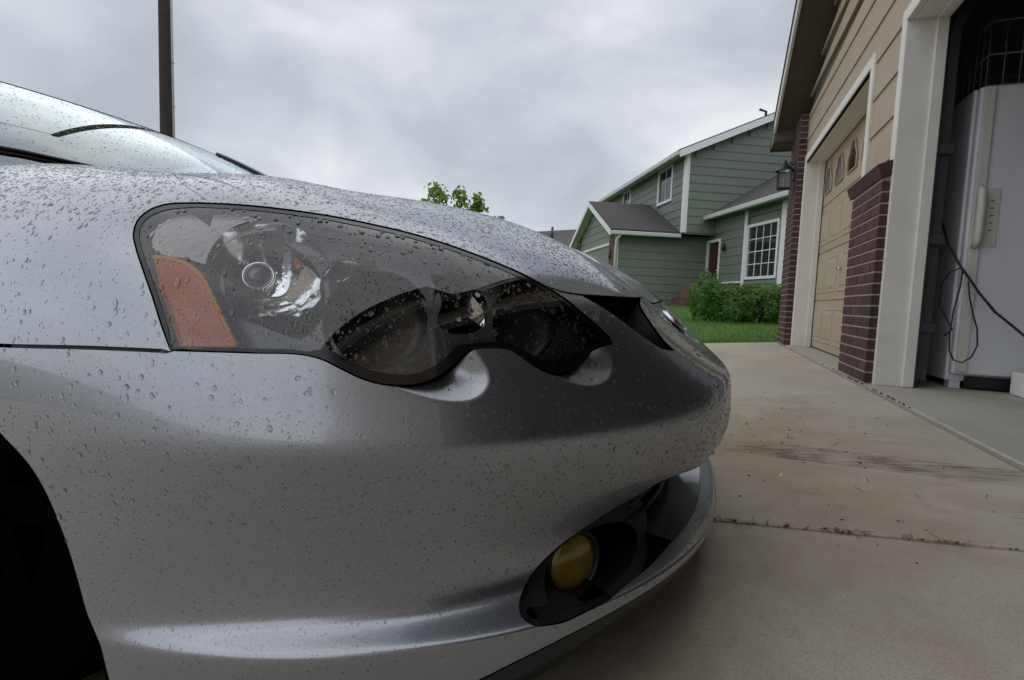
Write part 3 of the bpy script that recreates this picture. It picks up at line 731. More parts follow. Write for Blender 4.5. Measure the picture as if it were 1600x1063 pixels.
for sg in (-1, 1):
    # pillars, door glass, doors
    A = [Vector(ws(t, 0 if sg < 0 else 1)) for t in np.linspace(0, 1, 12)]
    obj('windshield_pillar', tube([p+Vector((0, sg*.012, -.004)) for p in A], .022, 8), PAINT, car)
    obj('windshield_seal', tube([p+Vector((.006, -sg*.006, .006)) for p in A], .008, 6), BLACKP, car)
    R_ = [Vector(roof(t, 0 if sg < 0 else 1)) for t in np.linspace(0, 1, 12)]
    obj('roof_rail', tube([p+Vector((0, sg*.006, -.012)) for p in R_], .022, 8), PAINT, car)
    belt = lambda x: Vector((x, sg*(.75-.02*abs(x+2.4)), .93+.02*(-x-1.5)))
    top_ = [A[0]] + A[3:] + R_[1:]
    def gl(t, s):
        i = t*(len(top_)-1); k = min(int(i), len(top_)-2); p = top_[k].lerp(top_[k+1], i-k); bq = belt(p.x); return tuple(bq.lerp(p, s)+Vector((0, sg*.02*math.sin(math.pi*s), 0)))
    obj('side_window', grid_surface(gl, 24, 6, 'side_window'), GLASSM, car)
    obj('rear_pillar', tube([R_[-1]+Vector((0, 0, -.01)), Vector((-3.75, sg*.62, 1.12)), Vector((-4.1, sg*.66, 1.0))], .05, 8), PAINT, car)
a0 = a_of(9)+.105
bs = np.concatenate([catmull([(a0, 1.3), (a0, 17.2)], .02, False), catmull([(a0+.02, 17.3), (a_of(11), 17.3), (a_of(12)-.02, 17.3)], .05, False), catmull([(a_of(12)-.02, 17), (a_of(12)-.02, 1.3)], .02, False), catmull([(a_of(12)-.1, 1.3), (a_of(11), 1.3), (a0+.05, 1.3)], .05, False)])
arr = panel_arrays(hull, bs, da=.05, dv=.4)
obj('door_and_quarter', amesh('body_side', arr), PAINT, car); obj('door_and_quarter', amesh('body_side_m', mirror(*arr)), PAINT, car)
DASH = principled('dashboard_vinyl', (.02, .02, .021), .6)[0]
obj('cowl', grid_surface(lambda t, s: (-1.30-.10*t-.08*(2*s-1)**2, .71*(2*s-1), .928+.003*t-.02*(2*s-1)**2), 4, 24, 'cowl'), BLACKP, car)
obj('dashboard', grid_surface(lambda t, s: (-1.42-.55*t-.1*(2*s-1)**2, .66*(2*s-1), .905+.02*t), 4, 10, 'dash'), DASH, car)
obj('cabin_floor', box((-3.6, -.68, .25), (-1.5, .68, .30)), DASH, car)
obj('headliner', grid_surface(lambda t, s: tuple(Vector(roof(t, s))+Vector((0, 0, -.03))), 8, 8, 'headliner'), DASH, car)
for y in (-.36, .36):
    st_ = obj('seat', box((-2.75, y-.24, .35), (-2.60, y+.24, 1.0), .05, seg=3), DASH, car); obj('headrest', box((-2.76, y-.12, 1.02), (-2.66, y+.12, 1.18), .03, seg=2), DASH, st_)
sw = obj('steering_wheel', tube([(0, .18*math.cos(a), .18*math.sin(a)) for a in np.linspace(0, 2*math.pi, 32)], .015, 8, cap=False), DASH, car); sw.matrix_basis = Matrix.Translation((-2.12, .36, .95)) @ Matrix.Rotation(math.radians(-25), 4, 'Y')
for s in (-.30,):
    p = [Vector(ws(t, u))+Vector((.02, 0, .02)) for t, u in ((.0, .5+s*.5), (.03, .5+s*.5-.09), (.055, .5+s*.5-.20), (.06, .5+s*.5-.29))]
    wp = obj('wiper', tube(p, .006, 6), BLACKP, car); obj('wiper_blade', tube([q+Vector((.0, 0, -.010)) for q in p[1:]], .006, 5), BLACKP, wp)

# --- rain: beads of water on paint and lens
WATER, nt, b = principled('rain_water', (1, 1, 1), .276, **{'Transmission Weight': 1.0, 'IOR': 1.33})
def in_any(P, polys):
    k = np.zeros(len(P), bool)
    for q in polys: k |= inpoly(P, q)
    return k
def scatter(n, lo, hi, rmin, rmax, power, reject, accept=None, sep=1.05, fn=None):
    """beads with radii in metres, no two overlapping"""
    fn = fn or body
    A = RNG.uniform(lo[0], hi[0], n); Vv = RNG.uniform(lo[1], hi[1], n); P = np.column_stack([A, Vv])
    k = ~in_any(P, reject)
    if accept is not None: k &= in_any(P, accept)
    P = P[k]; pos = fn(P[:, 0], P[:, 1])
    # even out by true area
    e1, e2 = .002, .02
    ar = np.linalg.norm(np.cross(hull(P[:, 0]+e1, P[:, 1])-hull(P[:, 0]-e1, P[:, 1]), hull(P[:, 0], np.minimum(P[:, 1]+e2, KL-1))-hull(P[:, 0], P[:, 1]-e2)), axis=1)
    kk = RNG.random(len(P)) < ar/np.quantile(ar, .97)
    P, pos = P[kk], pos[kk]; nr = normals_of(fn, P[:, 0], P[:, 1])
    r = rmin*(1-RNG.random(len(P))*(1-(rmin/rmax)**power))**(-1/power)
    o = np.argsort(-r); P, pos, nr, r = P[o], pos[o], nr[o], r[o]
    cell = {}; keep = []; cs = rmax*2.4
    for i in range(len(r)):
        c = tuple((pos[i]/cs).astype(int)); ok = True
        for dx in (-1, 0, 1):
            for dy in (-1, 0, 1):
                for dz_ in (-1, 0, 1):
                    for j in cell.get((c[0]+dx, c[1]+dy, c[2]+dz_), ()):
                        if ((pos[i]-pos[j])**2).sum() < (sep*(r[i]+r[j]))**2: ok = False; break
                    if not ok: break
                if not ok: break
            if not ok: break
        if ok: cell.setdefault(c, []).append(i); keep.append(i)
    return pos[keep], nr[keep], r[keep]
def bead_mesh(pos, nr, r, name, hgt=.55):
    V = []; F = []
    down = np.array([0, 0, -1.])
    for p, n, R in zip(pos, nr, r):
        t = down - n*(down@n); L_ = np.linalg.norm(t); t = t/L_ if L_ > .05 else np.cross(n, [1, 0, 0]); t = t/np.linalg.norm(t); s = np.cross(n, t)
        steep = min(1, L_); el = 1+(random.uniform(0, .35) if random.random() < .85 else random.uniform(.4, 1.1))*steep*(1 if R > .0012 else .4); sg = 6 if R < .0009 else 9 if R < .002 else 12
        ph = random.random()*6.3; wob = random.uniform(0, .10 if R < .0015 else .20); H = R*hgt*random.uniform(.8, 1.15)
        rings = ((1.0, 0.), (.93, .42), (.70, .78), (.36, .96)) if R > .0009 else ((1.0, 0.), (.80, .62), (.40, .95))
        i0 = len(V)
        for (rr, h) in rings:
            for k in range(sg):
                a = 2*math.pi*k/sg; w_ = R*rr*(1+wob*math.sin(2*a+ph)+wob*.5*math.sin(3*a+ph*2)); sag = .12*steep*R*h
                V.append(p + t*(math.cos(a)*w_*el+sag) + s*math.sin(a)*w_ + n*(H*h+.00002))
        V.append(p+n*(H+.00002)+t*.12*steep*R); m = len(rings)
        for q in range(m-1):
            for k in range(sg): F.append((i0+q*sg+k, i0+q*sg+(k+1) % sg, i0+(q+1)*sg+(k+1) % sg, i0+(q+1)*sg+k))
        for k in range(sg): F.append((i0+(m-1)*sg+k, i0+(m-1)*sg+(k+1) % sg, len(V)-1))
    return mesh(name, V, F, True)
ARCHP = np.concatenate([ARCH_UV, [(ARCH_UV[-1][0], 0), (ARCH_UV[0][0], 0)]])
INTP = np.concatenate([INTAKE])
REJ = [GRILLE, INTP, ARCHP]
am = a_of(8)+.35
def rain(name, *args, hgt=.5, **k):
    p_, n_, r_ = scatter(*args, **k); print(name, len(r_)); return obj(name, bead_mesh(p_, n_, r_, name, hgt), WATER, car, kind='stuff')
rain('rain_beads', 34000, (.01, 9.), (am, 17.2), .00042, .0034, 1.6, REJ+[LAMP], hgt=.36)            # upper bumper and wing
rain('fine_rain_beads', 34000, (.01, 3.2), (a_of(8), 12.5), .00034, .0020, 2.0, REJ+[LAMP], hgt=.34)   # lower bumper
rain('bonnet_rain_beads', 70000, (.01, 15.8), (am, 19.6), .0005, .0030, 1.35, REJ+[LAMP], hgt=.21, fn=hull)
rain('lens_rain_beads', 3600, tuple(LENS_I.min(0)), tuple(LENS_I.max(0)), .0005, .0038, 1.3, [], [LENS_I], hgt=.32, fn=hull)
# finer beads on the windshield
wp_, wn_, wr_ = [], [], []
for k in range(3600):
    t, s_ = random.random(), random.random(); p = np.array(ws(t, s_)); du = np.array(ws(min(1, t+.01), s_))-np.array(ws(max(0, t-.01), s_)); dv_ = np.array(ws(t, min(1, s_+.01)))-np.array(ws(t, max(0, s_-.01)))
    n = np.cross(dv_, du); n /= np.linalg.norm(n); n = n if n[2] > 0 else -n; wp_.append(p); wn_.append(n); wr_.append(random.choice([.0006, .0008, .001, .0012, .0016, .0022]))
obj('windshield_rain_beads', bead_mesh(wp_, wn_, wr_, 'ws_beads', .35), WATER, car, kind='stuff')

# ================================================================== SETTING
SLAB_Z = .092
def mat_concrete(name, base, warm=1.0, stain=.62, mottle=.8):
    m, nt, b = principled(name, base, .75)
    v = wcoords(nt)
    a = noisetex(nt, v, 1.1, 6, .6, .6); c = mixc(nt, maprange(nt, a, .32, .68), [x*.80 for x in base], [x*1.12 for x in base])
    m2 = noisetex(nt, v, 14, 5, .6); c = mixc(nt, maprange(nt, m2, .35, .7, 0, .30), c, [x*.62 for x in base])
    sp = noisetex(nt, v, 230, 3, .8); c = mixc(nt, maprange(nt, sp, .46, .70, 0, .60), c, [x*.40 for x in base])
    sp2 = noisetex(nt, v, 330, 2, .7); c = mixc(nt, maprange(nt, sp2, .58, .75, 0, .35), c, [min(1, x*1.7) for x in base])
    st = noisetex(nt, v, .55, 7, .68, 1.2); c = mixc(nt, maprange(nt, st, .50, .72, 0, stain), c, (base[0]*.52, base[1]*.42, base[2]*.32))   # damp rusty patches
    if name.startswith('driveway'):
        # rusty wash where cars drip, in front of where the nose stands
        vs = N(nt, 'ShaderNodeVectorMath'); vs.operation = 'DISTANCE'; vs.inputs[1].default_value = (.12, 1.0*.55, 0); nt.links.new(wcoords(nt, (1, .55, 0)), vs.inputs[0])
        wob = noisetex(nt, v, 3.5, 6, .65, .8); f = maprange(nt, mth(nt, 'ADD', vs.outputs[1], maprange(nt, wob, .3, .7, -.28, .28)), .75, .10, 0, .62)
        c = mixc(nt, f, c, (base[0]*.46, base[1]*.36, base[2]*.27))
        hl = noisetex(nt, wcoords(nt, (1, 1, 1)), 26, 3, .75); c = mixc(nt, maprange(nt, hl, .62, .75, 0, .5), c, [x*.35 for x in base])
    nt.links.new(c, b.inputs['Base Color'])
    nt.links.new(maprange(nt, st, .4, .75, .80, .50), b.inputs['Roughness'])
    h = mixc(nt, .5, sp, m2); bump(nt, b, h, .35, .004)
    return m
CONC = mat_concrete('driveway_concrete', (.475, .42, .342))
CONC2 = mat_concrete('garage_floor_concrete', (.44, .41, .345), stain=.25)
JOINT = principled('joint_dirt', (.06, .048, .035), .95)[0]
WHITE = painted('white_trim_paint', (.72, .70, .65), .05, .5, 5, .18)
WHITE2 = painted('white_trim_far', (.74, .76, .76), .04, .5, 5, .08)
TAN = painted('tan_siding_paint', (.40, .318, .228), .06, .55, 4, .12, (1, .25, 14), .5)
TAND = painted('tan_garage_door_paint', (.40, .325, .225), .05, .5, 4, .10)
GREEN = painted('green_siding_paint', (.150, .180, .148), .05, .55, 3, .10, (1, 1, 20), .2)
GUTTER = painted('pale_green_gutter_paint', (.50, .55, .52), .04, .45, 3, .10)
BROWNS = painted('brown_soffit_paint', (.085, .066, .052), .08, .6, 4, .15)
SHINGLE = None
def mat_shingle(name, base):
    m, nt, b = principled(name, base, .9); v = wcoords(nt)
    a = noisetex(nt, v, 60, 3, .7); c = mixc(nt, maprange(nt, a, .3, .7), [x*.55 for x in base], [x*1.5 for x in base])
    d = noisetex(nt, v, 3, 4); c = mixc(nt, maprange(nt, d, .35, .7, 0, .5), c, [x*.6 for x in base])
    wv_ = N(nt, 'ShaderNodeTexWave'); wv_.bands_direction = 'Z'; wv_.wave_profile = 'SAW'; wv_.inputs['Scale'].default_value = 2.2; wv_.inputs['Distortion'].default_value = .3; nt.links.new(v, wv_.inputs[0]); c = mixc(nt, maprange(nt, wv_.outputs[1], .75, 1, 0, .55), c, [x*.4 for x in base]); nt.links.new(c, b.inputs['Base Color'])
    bump(nt, b, a, .5, .01); return m
SHINGLE = mat_shingle('grey_brown_shingles', (.078, .074, .071))
def mat_brick(name, cols):
    m, nt, b = principled(name, cols[0], .8); oi = N(nt, 'ShaderNodeObjectInfo'); v = wcoords(nt)
    r = ramp(nt, [(0, cols[0]), (.5, cols[1]), (1, cols[2])]); nt.links.new(oi.outputs['Random'], r.inputs[0])
    a = noisetex(nt, v, 70, 4, .7); c = mixc(nt, maprange(nt, a, .3, .72, 0, .6), r.outputs[0], [x*.4 for x in cols[0]])
    nt.links.new(c, b.inputs['Base Color']); bump(nt, b, a, .5, .004); return m
BRICK = mat_brick('dark_red_brick', ((.062, .024, .024), (.105, .040, .036), (.036, .020, .023)))
BRICK2 = mat_brick('warm_brown_brick', ((.16, .085, .06), (.20, .11, .08), (.12, .07, .055)))
MORTAR = painted('grey_mortar', (.36, .31, .29), .1, .9, 20, .2)
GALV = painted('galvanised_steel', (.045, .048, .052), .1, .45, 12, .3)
WALLIN = painted('garage_wall_board', (.085, .082, .078), .2, .9, 3, .3)
GLASSD = principled('window_glass_dark', (.02, .024, .028), .05)[0]
GLASSD.node_tree.nodes['Principled BSDF'].inputs['Specular IOR Level'].default_value = .9
FRIDGEM = painted('white_fridge_enamel', (.70, .72, .76), .03, .35, 3, .10)
CREAM = painted('cream_fridge_trim', (.62, .62, .57), .04, .45, 8, .15)
BLACKW = principled('black_cable', (.012, .012, .012), .5)[0]
WIRE = principled('white_coated_wire', (.22, .23, .24), .4)[0]
FOAM = painted('white_foam', (.80, .80, .78), .03, .8, 30, .15)
REDDOOR = painted('dark_red_door_paint', (.075, .012, .014), .06, .4, 4, .05)
GRASSM, nt, b = principled('grass', (.085, .20, .025), .6)
oi = wcoords(nt); a = noisetex(nt, oi, 5, 4); c = mixc(nt, maprange(nt, a, .3, .7), (.065, .18, .02), (.14, .29, .04)); nt.links.new(c, b.inputs['Base Color'])
LAWNM, nt, b = principled('lawn_soil', (.05, .10, .02), .9)
a = noisetex(nt, wcoords(nt), 1.6, 6); c = mixc(nt, maprange(nt, a, .35, .7), (.05, .12, .018), (.09, .19, .03))
sx_ = N(nt, 'ShaderNodeSeparateXYZ'); nt.links.new(wcoords(nt), sx_.inputs[0]); c = mixc(nt, maprange(nt, sx_.outputs[1], 4., 5.), mixc(nt, a, (.10, .095, .08), (.17, .16, .13)), c); nt.links.new(c, b.inputs['Base Color'])
def leafmat(name, c0, c1):
    m, nt, b = principled(name, c0, .5); a = noisetex(nt, wcoords(nt), 9, 3)
    nt.links.new(mixc(nt, maprange(nt, a, .3, .7), c0, c1), b.inputs['Base Color'])
    t = N(nt, 'ShaderNodeBsdfTranslucent'); t.inputs[0].default_value = (*[x*1.3 for x in c1], 1); x = N(nt, 'ShaderNodeMixShader'); x.inputs[0].default_value = .35
    o = nt.nodes['Material Output']; nt.links.new(b.outputs[0], x.inputs[1]); nt.links.new(t.outputs[0], x.inputs[2]); nt.links.new(x.outputs[0], o.inputs[0]); return m
HEDGEM = leafmat('hedge_leaf', (.05, .14, .02), (.12, .26, .045))
TREEM = leafmat('tree_leaf', (.09, .18, .022), (.18, .30, .04))
BARK = painted('bark', (.10, .075, .055), .2, .9, 15, .3)
POLEM = painted('creosoted_pole', (.030, .024, .020), .25, .85, 6, .3, (6, 6, .6), .6)
CONDUIT = painted('grey_conduit', (.36, .36, .34), .1, .6, 4, .2)
ASPH = mat_concrete('street_asphalt', (.055, .055, .056), stain=.2)

# ---- terrain
def ground_z(x, y):
    base = SLOPE*min(x, .93) if x > -9 else SLOPE*-9 - .01*min(-9-x, 8)
    if y > 7.0:
        t = min(1, (y-7.0)/2.6); t = t*t*(3-2*t); far = .24 + (.30*min(1, max(0, y-9.6)/7.5))
        if x < -3: far -= .085*min(-3-x, 6)
        base = base*(1-t)+far*t + (-.03 if y < 7.3 else 0)*0
    return base
xs = [-400, -120, -50, -25, -17] + [-13+i for i in range(30)] + [20, 28, 50, 120, 400]
ys = [-400, -100, -40, -20] + [-12+1.0*i for i in range(19)] + [7.05+.4*i for i in range(28)] + [19, 22, 26, 32, 45, 80, 160, 400]
V = []; F = []
for x in xs:
    for y in ys:
        drive = (-9.2 < x < 9 and -13 < y < 7.2)
        V.append((x, y, ground_z(x, y) - (.16 if drive else 0)))
for i in range(len(xs)-1):
    for j in range(len(ys)-1): F.append((i*len(ys)+j, (i+1)*len(ys)+j, (i+1)*len(ys)+j+1, i*len(ys)+j+1))
obj('lawn', mesh('lawn', V, F, True), LAWNM, kind='structure')
# street behind the car
obj('street', mesh('street', [(-17, -200, SLOPE*-9-.1), (-9.6, -200, SLOPE*-9-.02), (-9.6, 200, SLOPE*-9-.02), (-17, 200, SLOPE*-9-.1)], [(0, 1, 2, 3)]), ASPH, kind='structure')
obj('added_paving', mesh('added_paving', [(-9.3, -30, SLOPE*-9.3-.002), (.93, -30, SLOPE*.93-.002), (.93, -8.81, SLOPE*.93-.002), (-9.3, -8.81, SLOPE*-9.3-.002)], [(0, 1, 2, 3)]), CONC, kind='structure')  # unseen paving added so the wing reflects grey instead of lawn green
# ---- driveway: concrete slabs with open joints
drive = empty('driveway', (0, 0, 0), kind='structure')
obj('joint_bed', mesh('bed', [(-9.3, -9, SLOPE*-9.3-.03), (.95, -9, SLOPE*.95-.03), (.95, 7.12, SLOPE*.95-.03), (-9.3, 7.3, SLOPE*-9.3-.03)], [(0, 1, 2, 3)]), JOINT, drive)
yb = [-8.8, -5.78, -2.775, .227, 3.225, 7.3]; xb = [-9.3, -6.2, -3.1, .932]
def slab(x0, x1, y0, y1, skew=0.):
    bm = bmesh.new(); vs = add_box(bm, (x0, y0, -.10), (x1, y1, 0))
    for v in vs:
        if v.co.y > 7: v.co.y -= .22*max(0, (v.co.x+.1))/1.0*.9 if v.co.x > -.1 else 0
        v.co.z += SLOPE*v.co.x
    bmesh.ops.bevel(bm, geom=[e for e in bm.edges if all(v.co.z-SLOPE*v.co.x > -.01 for v in e.verts)], offset=.009, segments=2, affect='EDGES', profile=.5)
    return bm_mesh('slab', bm)
for i in range(3):
    for j in range(5):
        y1 = yb[j+1]
        obj('concrete_slab', slab(xb[i]+.003, xb[i+1]-.003, yb[j]+.004, y1-.004), CONC, drive)
gf = empty('garage_floor', (0, 0, 0), kind='structure')
obj('concrete_slab', box((.943, -6.5, SLAB_Z-.12), (8.0, 7.05, SLAB_Z), .006), CONC2, gf)

# ---- debris on the driveway: crumbs of dirt, dry grass, one yellow leaf
bm = bmesh.new()
def crumb(bm, x, y, r):
    z = SLOPE*x if x < .93 else SLAB_Z
    m = Matrix.Translation((x, y, z+r*.3)) @ Matrix.Rotation(random.random()*6.3, 4, 'Z') @ Matrix.Diagonal((r*random.uniform(.6, 1.6), r*random.uniform(.6, 1.3), r*random.uniform(.4, .8), 1))
    bmesh.ops.create_icosphere(bm, subdivisions=1, radius=1, matrix=m)
for k in range(150):
    t = random.random()
    if t < .55: x, y = random.gauss(.28, .15), random.gauss(1.25, .45)
    elif t < .8: x, y = random.uniform(-.1, .85), random.uniform(.3, 3)
    else: x, y = random.uniform(0, .8), random.uniform(-.5, .9)
    if x < .9 and y > .05: crumb(bm, x, y, random.choice([.0012, .0015, .002, .002, .003, .003, .0045])*random.uniform(.7, 1.2))
for k in range(60):
    y = .227+random.gauss(0, .005); x = random.choice([random.gauss(.08, .05), random.gauss(.30, .025), random.gauss(.47, .03), random.uniform(0, .9)])
    crumb(bm, x, y, random.uniform(.0015, .004))
for k in range(80): crumb(bm, .938+random.gauss(0, .004), random.choice([random.gauss(2.95, .15), random.gauss(2.3, .2), random.uniform(.5, 6)]), random.uniform(.003, .008))
obj('dirt_crumbs', bm_mesh('crumbs', bm), JOINT, label='dark crumbs of dirt scattered over the concrete driveway', cat='dirt', kind='stuff')
STRAW = principled('dry_straw', (.22, .16, .07), .8)[0]
V = []; F = []
for k in range(100):
    if k < 75: x, y = random.choice([random.gauss(.07, .05), random.gauss(.30, .03), random.gauss(.5, .04)]), .227+random.gauss(0, .009)
    else: x, y = random.uniform(0, .85), random.uniform(.3, 2.5)
    a = random.random()*6.3; l = random.uniform(.008, .03) if k < 75 else random.uniform(.01, .05); z = SLOPE*x+.002; d = Vector((math.cos(a), math.sin(a), 0)); s = Vector((-d.y, d.x, 0))*.0009
    p = Vector((x, y, z)); i = len(V); q = p+d*l+Vector((0, 0, random.uniform(0, .006)))
    V += [p-s, p+s, q+s, q-s, p+Vector((0, 0, .0015))]; F += [(i, i+1, i+2, i+3), (i, i+4, i+3), (i+1, i+2, i+4)]
obj('dry_grass', mesh('dry_grass', V, F), STRAW, label='bits of dry grass caught in the joint of the driveway', cat='dry grass', kind='stuff')
YL = principled('yellow_leaf', (.62, .55, .12), .6)[0]
obj('fallen_leaf', prism([(-.012, -.003), (0, -.005), (.012, -.002), (.012, .003), (0, .005), (-.012, .003)], 0, .0012, 'z'), YL, label='small yellow leaf lying alone on the concrete', cat='leaf')
lf = bpy.data.objects['fallen_leaf']; lf.location = (.215, .66, SLOPE*.215+.001); lf.rotation_euler = (.1, -.2, 1.2)
# tyre smear left on the slab: thin dried mud, its own material sheet
MUD, nt, b = principled('tyre_mud_film', (.10, .075, .05), .9)
v = wcoords(nt, (6, 70, 1)); a = noisetex(nt, v, 1.0, 6, .7); a2 = noisetex(nt, wcoords(nt), 9, 5, .7)
tcn = N(nt, 'ShaderNodeTexCoord'); sx = N(nt, 'ShaderNodeSeparateXYZ'); nt.links.new(tcn.outputs['Generated'], sx.inputs[0])
ed = mth(nt, 'MULTIPLY', maprange(nt, mth(nt, 'ABSOLUTE', mth(nt, 'SUBTRACT', sx.outputs[1], .5)), .5, .15), maprange(nt, sx.outputs[0], 0, .15))
tr = N(nt, 'ShaderNodeBsdfTransparent'); mxs = N(nt, 'ShaderNodeMixShader'); o_ = nt.nodes['Material Output']
nt.links.new(mth(nt, 'MULTIPLY', mth(nt, 'MULTIPLY', maprange(nt, a, .42, .62), maprange(nt, a2, .3, .6)), mth(nt, 'MULTIPLY', ed, .75)), mxs.inputs[0])
nt.links.new(tr.outputs[0], mxs.inputs[1]); nt.links.new(b.outputs[0], mxs.inputs[2]); nt.links.new(mxs.outputs[0], o_.inputs[0])
obj('mud_smear', mesh('smear', [(.02, .93, SLOPE*.02+.0015), (.93, .66, SLOPE*.93+.0015), (.93, .86, SLOPE*.93+.0015), (.02, 1.17, SLOPE*.02+.0015)], [(0, 1, 2, 3)]), MUD, drive)

# ================================================================== OUR GARAGE
gar = empty('garage', (1.03, 2, SLAB_Z), label='tan sided garage with dark brick columns and white door frames', cat='garage')
def gpart(name, me, mat, parent=None):
    o = obj(name, me, mat, parent or gar)
    o.matrix_parent_inverse = Matrix.Translation((-1.03, -2, -SLAB_Z)) if parent is None else Matrix()
    return o
PL_E, PL_0 = .277, .184
RIDGE = 3.2
RAKE = lambda y: max(2.97, 2.97 + .532*(6.87-RIDGE-abs(y-RIDGE)))
OPEN = [(-2.25, 2.74, 2.37), (3.50, 6.20, 2.40)]
TW = .085
def plank(y0, y1, z0, ztop_fn=None):
    """one lap board: thicker foot, thin head tucked under the next"""
    z1 = z0+PL_E+.02
    bm = bmesh.new()
    def top(y): return min(z1, ztop_fn(y)) if ztop_fn else z1
    pts = [(y, top(y)) for y in (y0, y1)]
    pr = lambda y, z, f: (1.008+.012*min(1, (z-z0)/PL_E) if f else 1.035, y, z)
    A = [bm.verts.new(pr(y0, z0, 1)), bm.verts.new(pr(y1, z0, 1)), bm.verts.new(pr(y1, pts[1][1], 1)), bm.verts.new(pr(y0, pts[0][1], 1))]
    B = [bm.verts.new(pr(y0, z0, 0)), bm.verts.new(pr(y1, z0, 0)), bm.verts.new(pr(y1, pts[1][1], 0)), bm.verts.new(pr(y0, pts[0][1], 0))]
    bm.faces.new(A); bm.faces.new(B[::-1])
    for i in range(4): j = (i+1) % 4; bm.faces.new((A[i], B[i], B[j], A[j]))
    return bm_mesh('plank', bm)
for k in range(0, 22):
    z0 = PL_0 + PL_E*k
    segs = [(-6.4, 6.95)]
    for (a, b_, zt) in OPEN:
        if z0+PL_E*.5 < zt+TW:
            new = []
            for s0, s1 in segs:
                if b_+TW <= s0 or a-TW >= s1: new.append((s0, s1)); continue
                if a-TW > s0: new.append((s0, a-TW))
                if b_+TW < s1: new.append((b_+TW, s1))
            segs = new
    for s0, s1 in segs:
        # clip by the rake
        ylo, yhi = s0, s1
        while yhi > ylo and RAKE(yhi) < z0+.02: yhi -= .02
        while yhi > ylo and RAKE(ylo) < z0+.02: ylo += .02
        if yhi-ylo < .05: continue
        if k > 1 and abs(yhi-ylo) > 4:
            mid = ylo+(yhi-ylo)*(.35+.3*((k*37) % 10)/10); parts = [(ylo, mid-.002), (mid+.002, yhi)]
        else: parts = [(ylo, yhi)]
        for p0, p1 in parts: gpart('siding_plank', plank(p0, p1, z0, RAKE), TAN)
# sheathing behind the boards
for (a, b_, z0, z1) in [(-6.4, -2.25, .1, 3.0), (2.74, 3.50, .1, 2.37), (6.20, 6.95, .1, 2.9), (-6.4, 6.6, 2.45, 2.9)]:
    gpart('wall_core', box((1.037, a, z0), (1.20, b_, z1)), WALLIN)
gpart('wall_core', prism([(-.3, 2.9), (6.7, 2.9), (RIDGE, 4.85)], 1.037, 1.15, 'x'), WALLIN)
# door frames: front boards and the deep returns
for (a, b_, zt) in OPEN:
    for s, y in ((-1, a), (1, b_)):
        y0, y1 = (y-TW, y) if s < 0 else (y, y+TW)
        gpart('frame_board', box((.997, y0, SLAB_Z), (1.033, y1, zt+TW), .003), WHITE)
        yy = (y-.022, y+.0) if s < 0 else (y-.0, y+.022)
        gpart('jamb_board', box((1.0, min(y, y+s*.02)-.001, SLAB_Z+.001), (1.158, max(y, y+s*.02)-.001, zt), .002), WHITE)
        gpart('door_stop', box((1.150, y-.018 if s > 0 else y, SLAB_Z+.002), (1.212, y if s > 0 else y+.018, zt), .004), WHITE)
    gpart('frame_board', box((.995, a+.001, zt), (1.034, b_-.001, zt+TW), .003), WHITE)
    gpart('head_jamb', box((1.036, a+.001, zt-.004), (1.158, b_-.001, zt+.016), .002), WHITE)
    gpart('door_stop', box((1.150, a+.019, zt-.018), (1.214, b_-.019, zt), .004), WHITE)
# ---- brickwork
BH, BL, BD, MJ = .0625, .194, .09, .0105
_bricks = {}
def brick_mesh(l, h, d):
    k = (round(l, 3), round(h, 3), round(d, 3))
    if k not in _bricks: _bricks[k] = box((-l/2, -d/2, -h/2), (l/2, d/2, h/2), .0035, 'brick')
    return _bricks[k]
def brick_column(x0, x1, y0, y1, z0, z1, bmat=BRICK, cap=False, name='brick_column'):
    core = gpart(name, box((x0+.006, y0+.006, z0), (x1, y1-.006, z1-.004)), MORTAR)
    core_m = Matrix()
    n = int((z1-z0)/(BH+MJ))
    for r in range(n):
        z = z0+.004+(BH+MJ)*(r+.5)
        off = 0 if r % 2 else .5
        y = y0 + (0 if r % 2 else -0.0)
        # long faces (towards the driveway)
        yy = y0; first = True
        while yy < y1-.02:
            l = BL if not (first and r % 2 == 0) else BD
            l = min(l, y1-yy); first = False
            if l < .03: break
            bq = obj('brick', brick_mesh(l-MJ if yy+l < y1-.001 else l, BH, BD), bmat, core)
            bq.rotation_euler = (0, 0, math.pi/2); bq.matrix_parent_inverse = core_inv
            ll = l-MJ if yy+l < y1-.001 else l
            bq.location = (x0+BD/2+random.uniform(-.0012, .0012), yy+ll/2, z)
            yy += l
        # end face (towards the viewer): brick ends beyond the corner brick
        rest = x1-(x0+BD)-MJ
        if rest > .02:
            bq = obj('brick', brick_mesh(rest, BH, BD), bmat, core); bq.matrix_parent_inverse = core_inv
            bq.location = (x0+BD+MJ+rest/2, y0+BD/2+random.uniform(-.001, .001), z)
    return core
core_inv = Matrix.Translation((0, 0, 0))
pil = brick_column(.95, 1.03, 2.762, 3.47, SLAB_Z, 1.45, name='brick_pier')
# sloped rowlock cap
yy = 2.745
while yy < 3.49:
    bq = obj('cap_brick', brick_mesh(BD*1.35, BH, BD), BRICK, pil)
    bq.location = (.975, yy+BH/2, 1.482); bq.rotation_euler = (math.pi/2, math.radians(0), 0)
    bq.rotation_mode = 'XYZ'; bq.matrix_basis = Matrix.Translation((.985, yy+BH/2, 1.482)) @ Matrix.Rotation(math.radians(-18), 4, 'Y') @ Matrix.Rotation(math.pi/2, 4, 'X')
    yy += BH+MJ*.8
colf = brick_column(.92, 1.03, 6.30, 6.98, SLAB_Z, 3.02, name='brick_column')
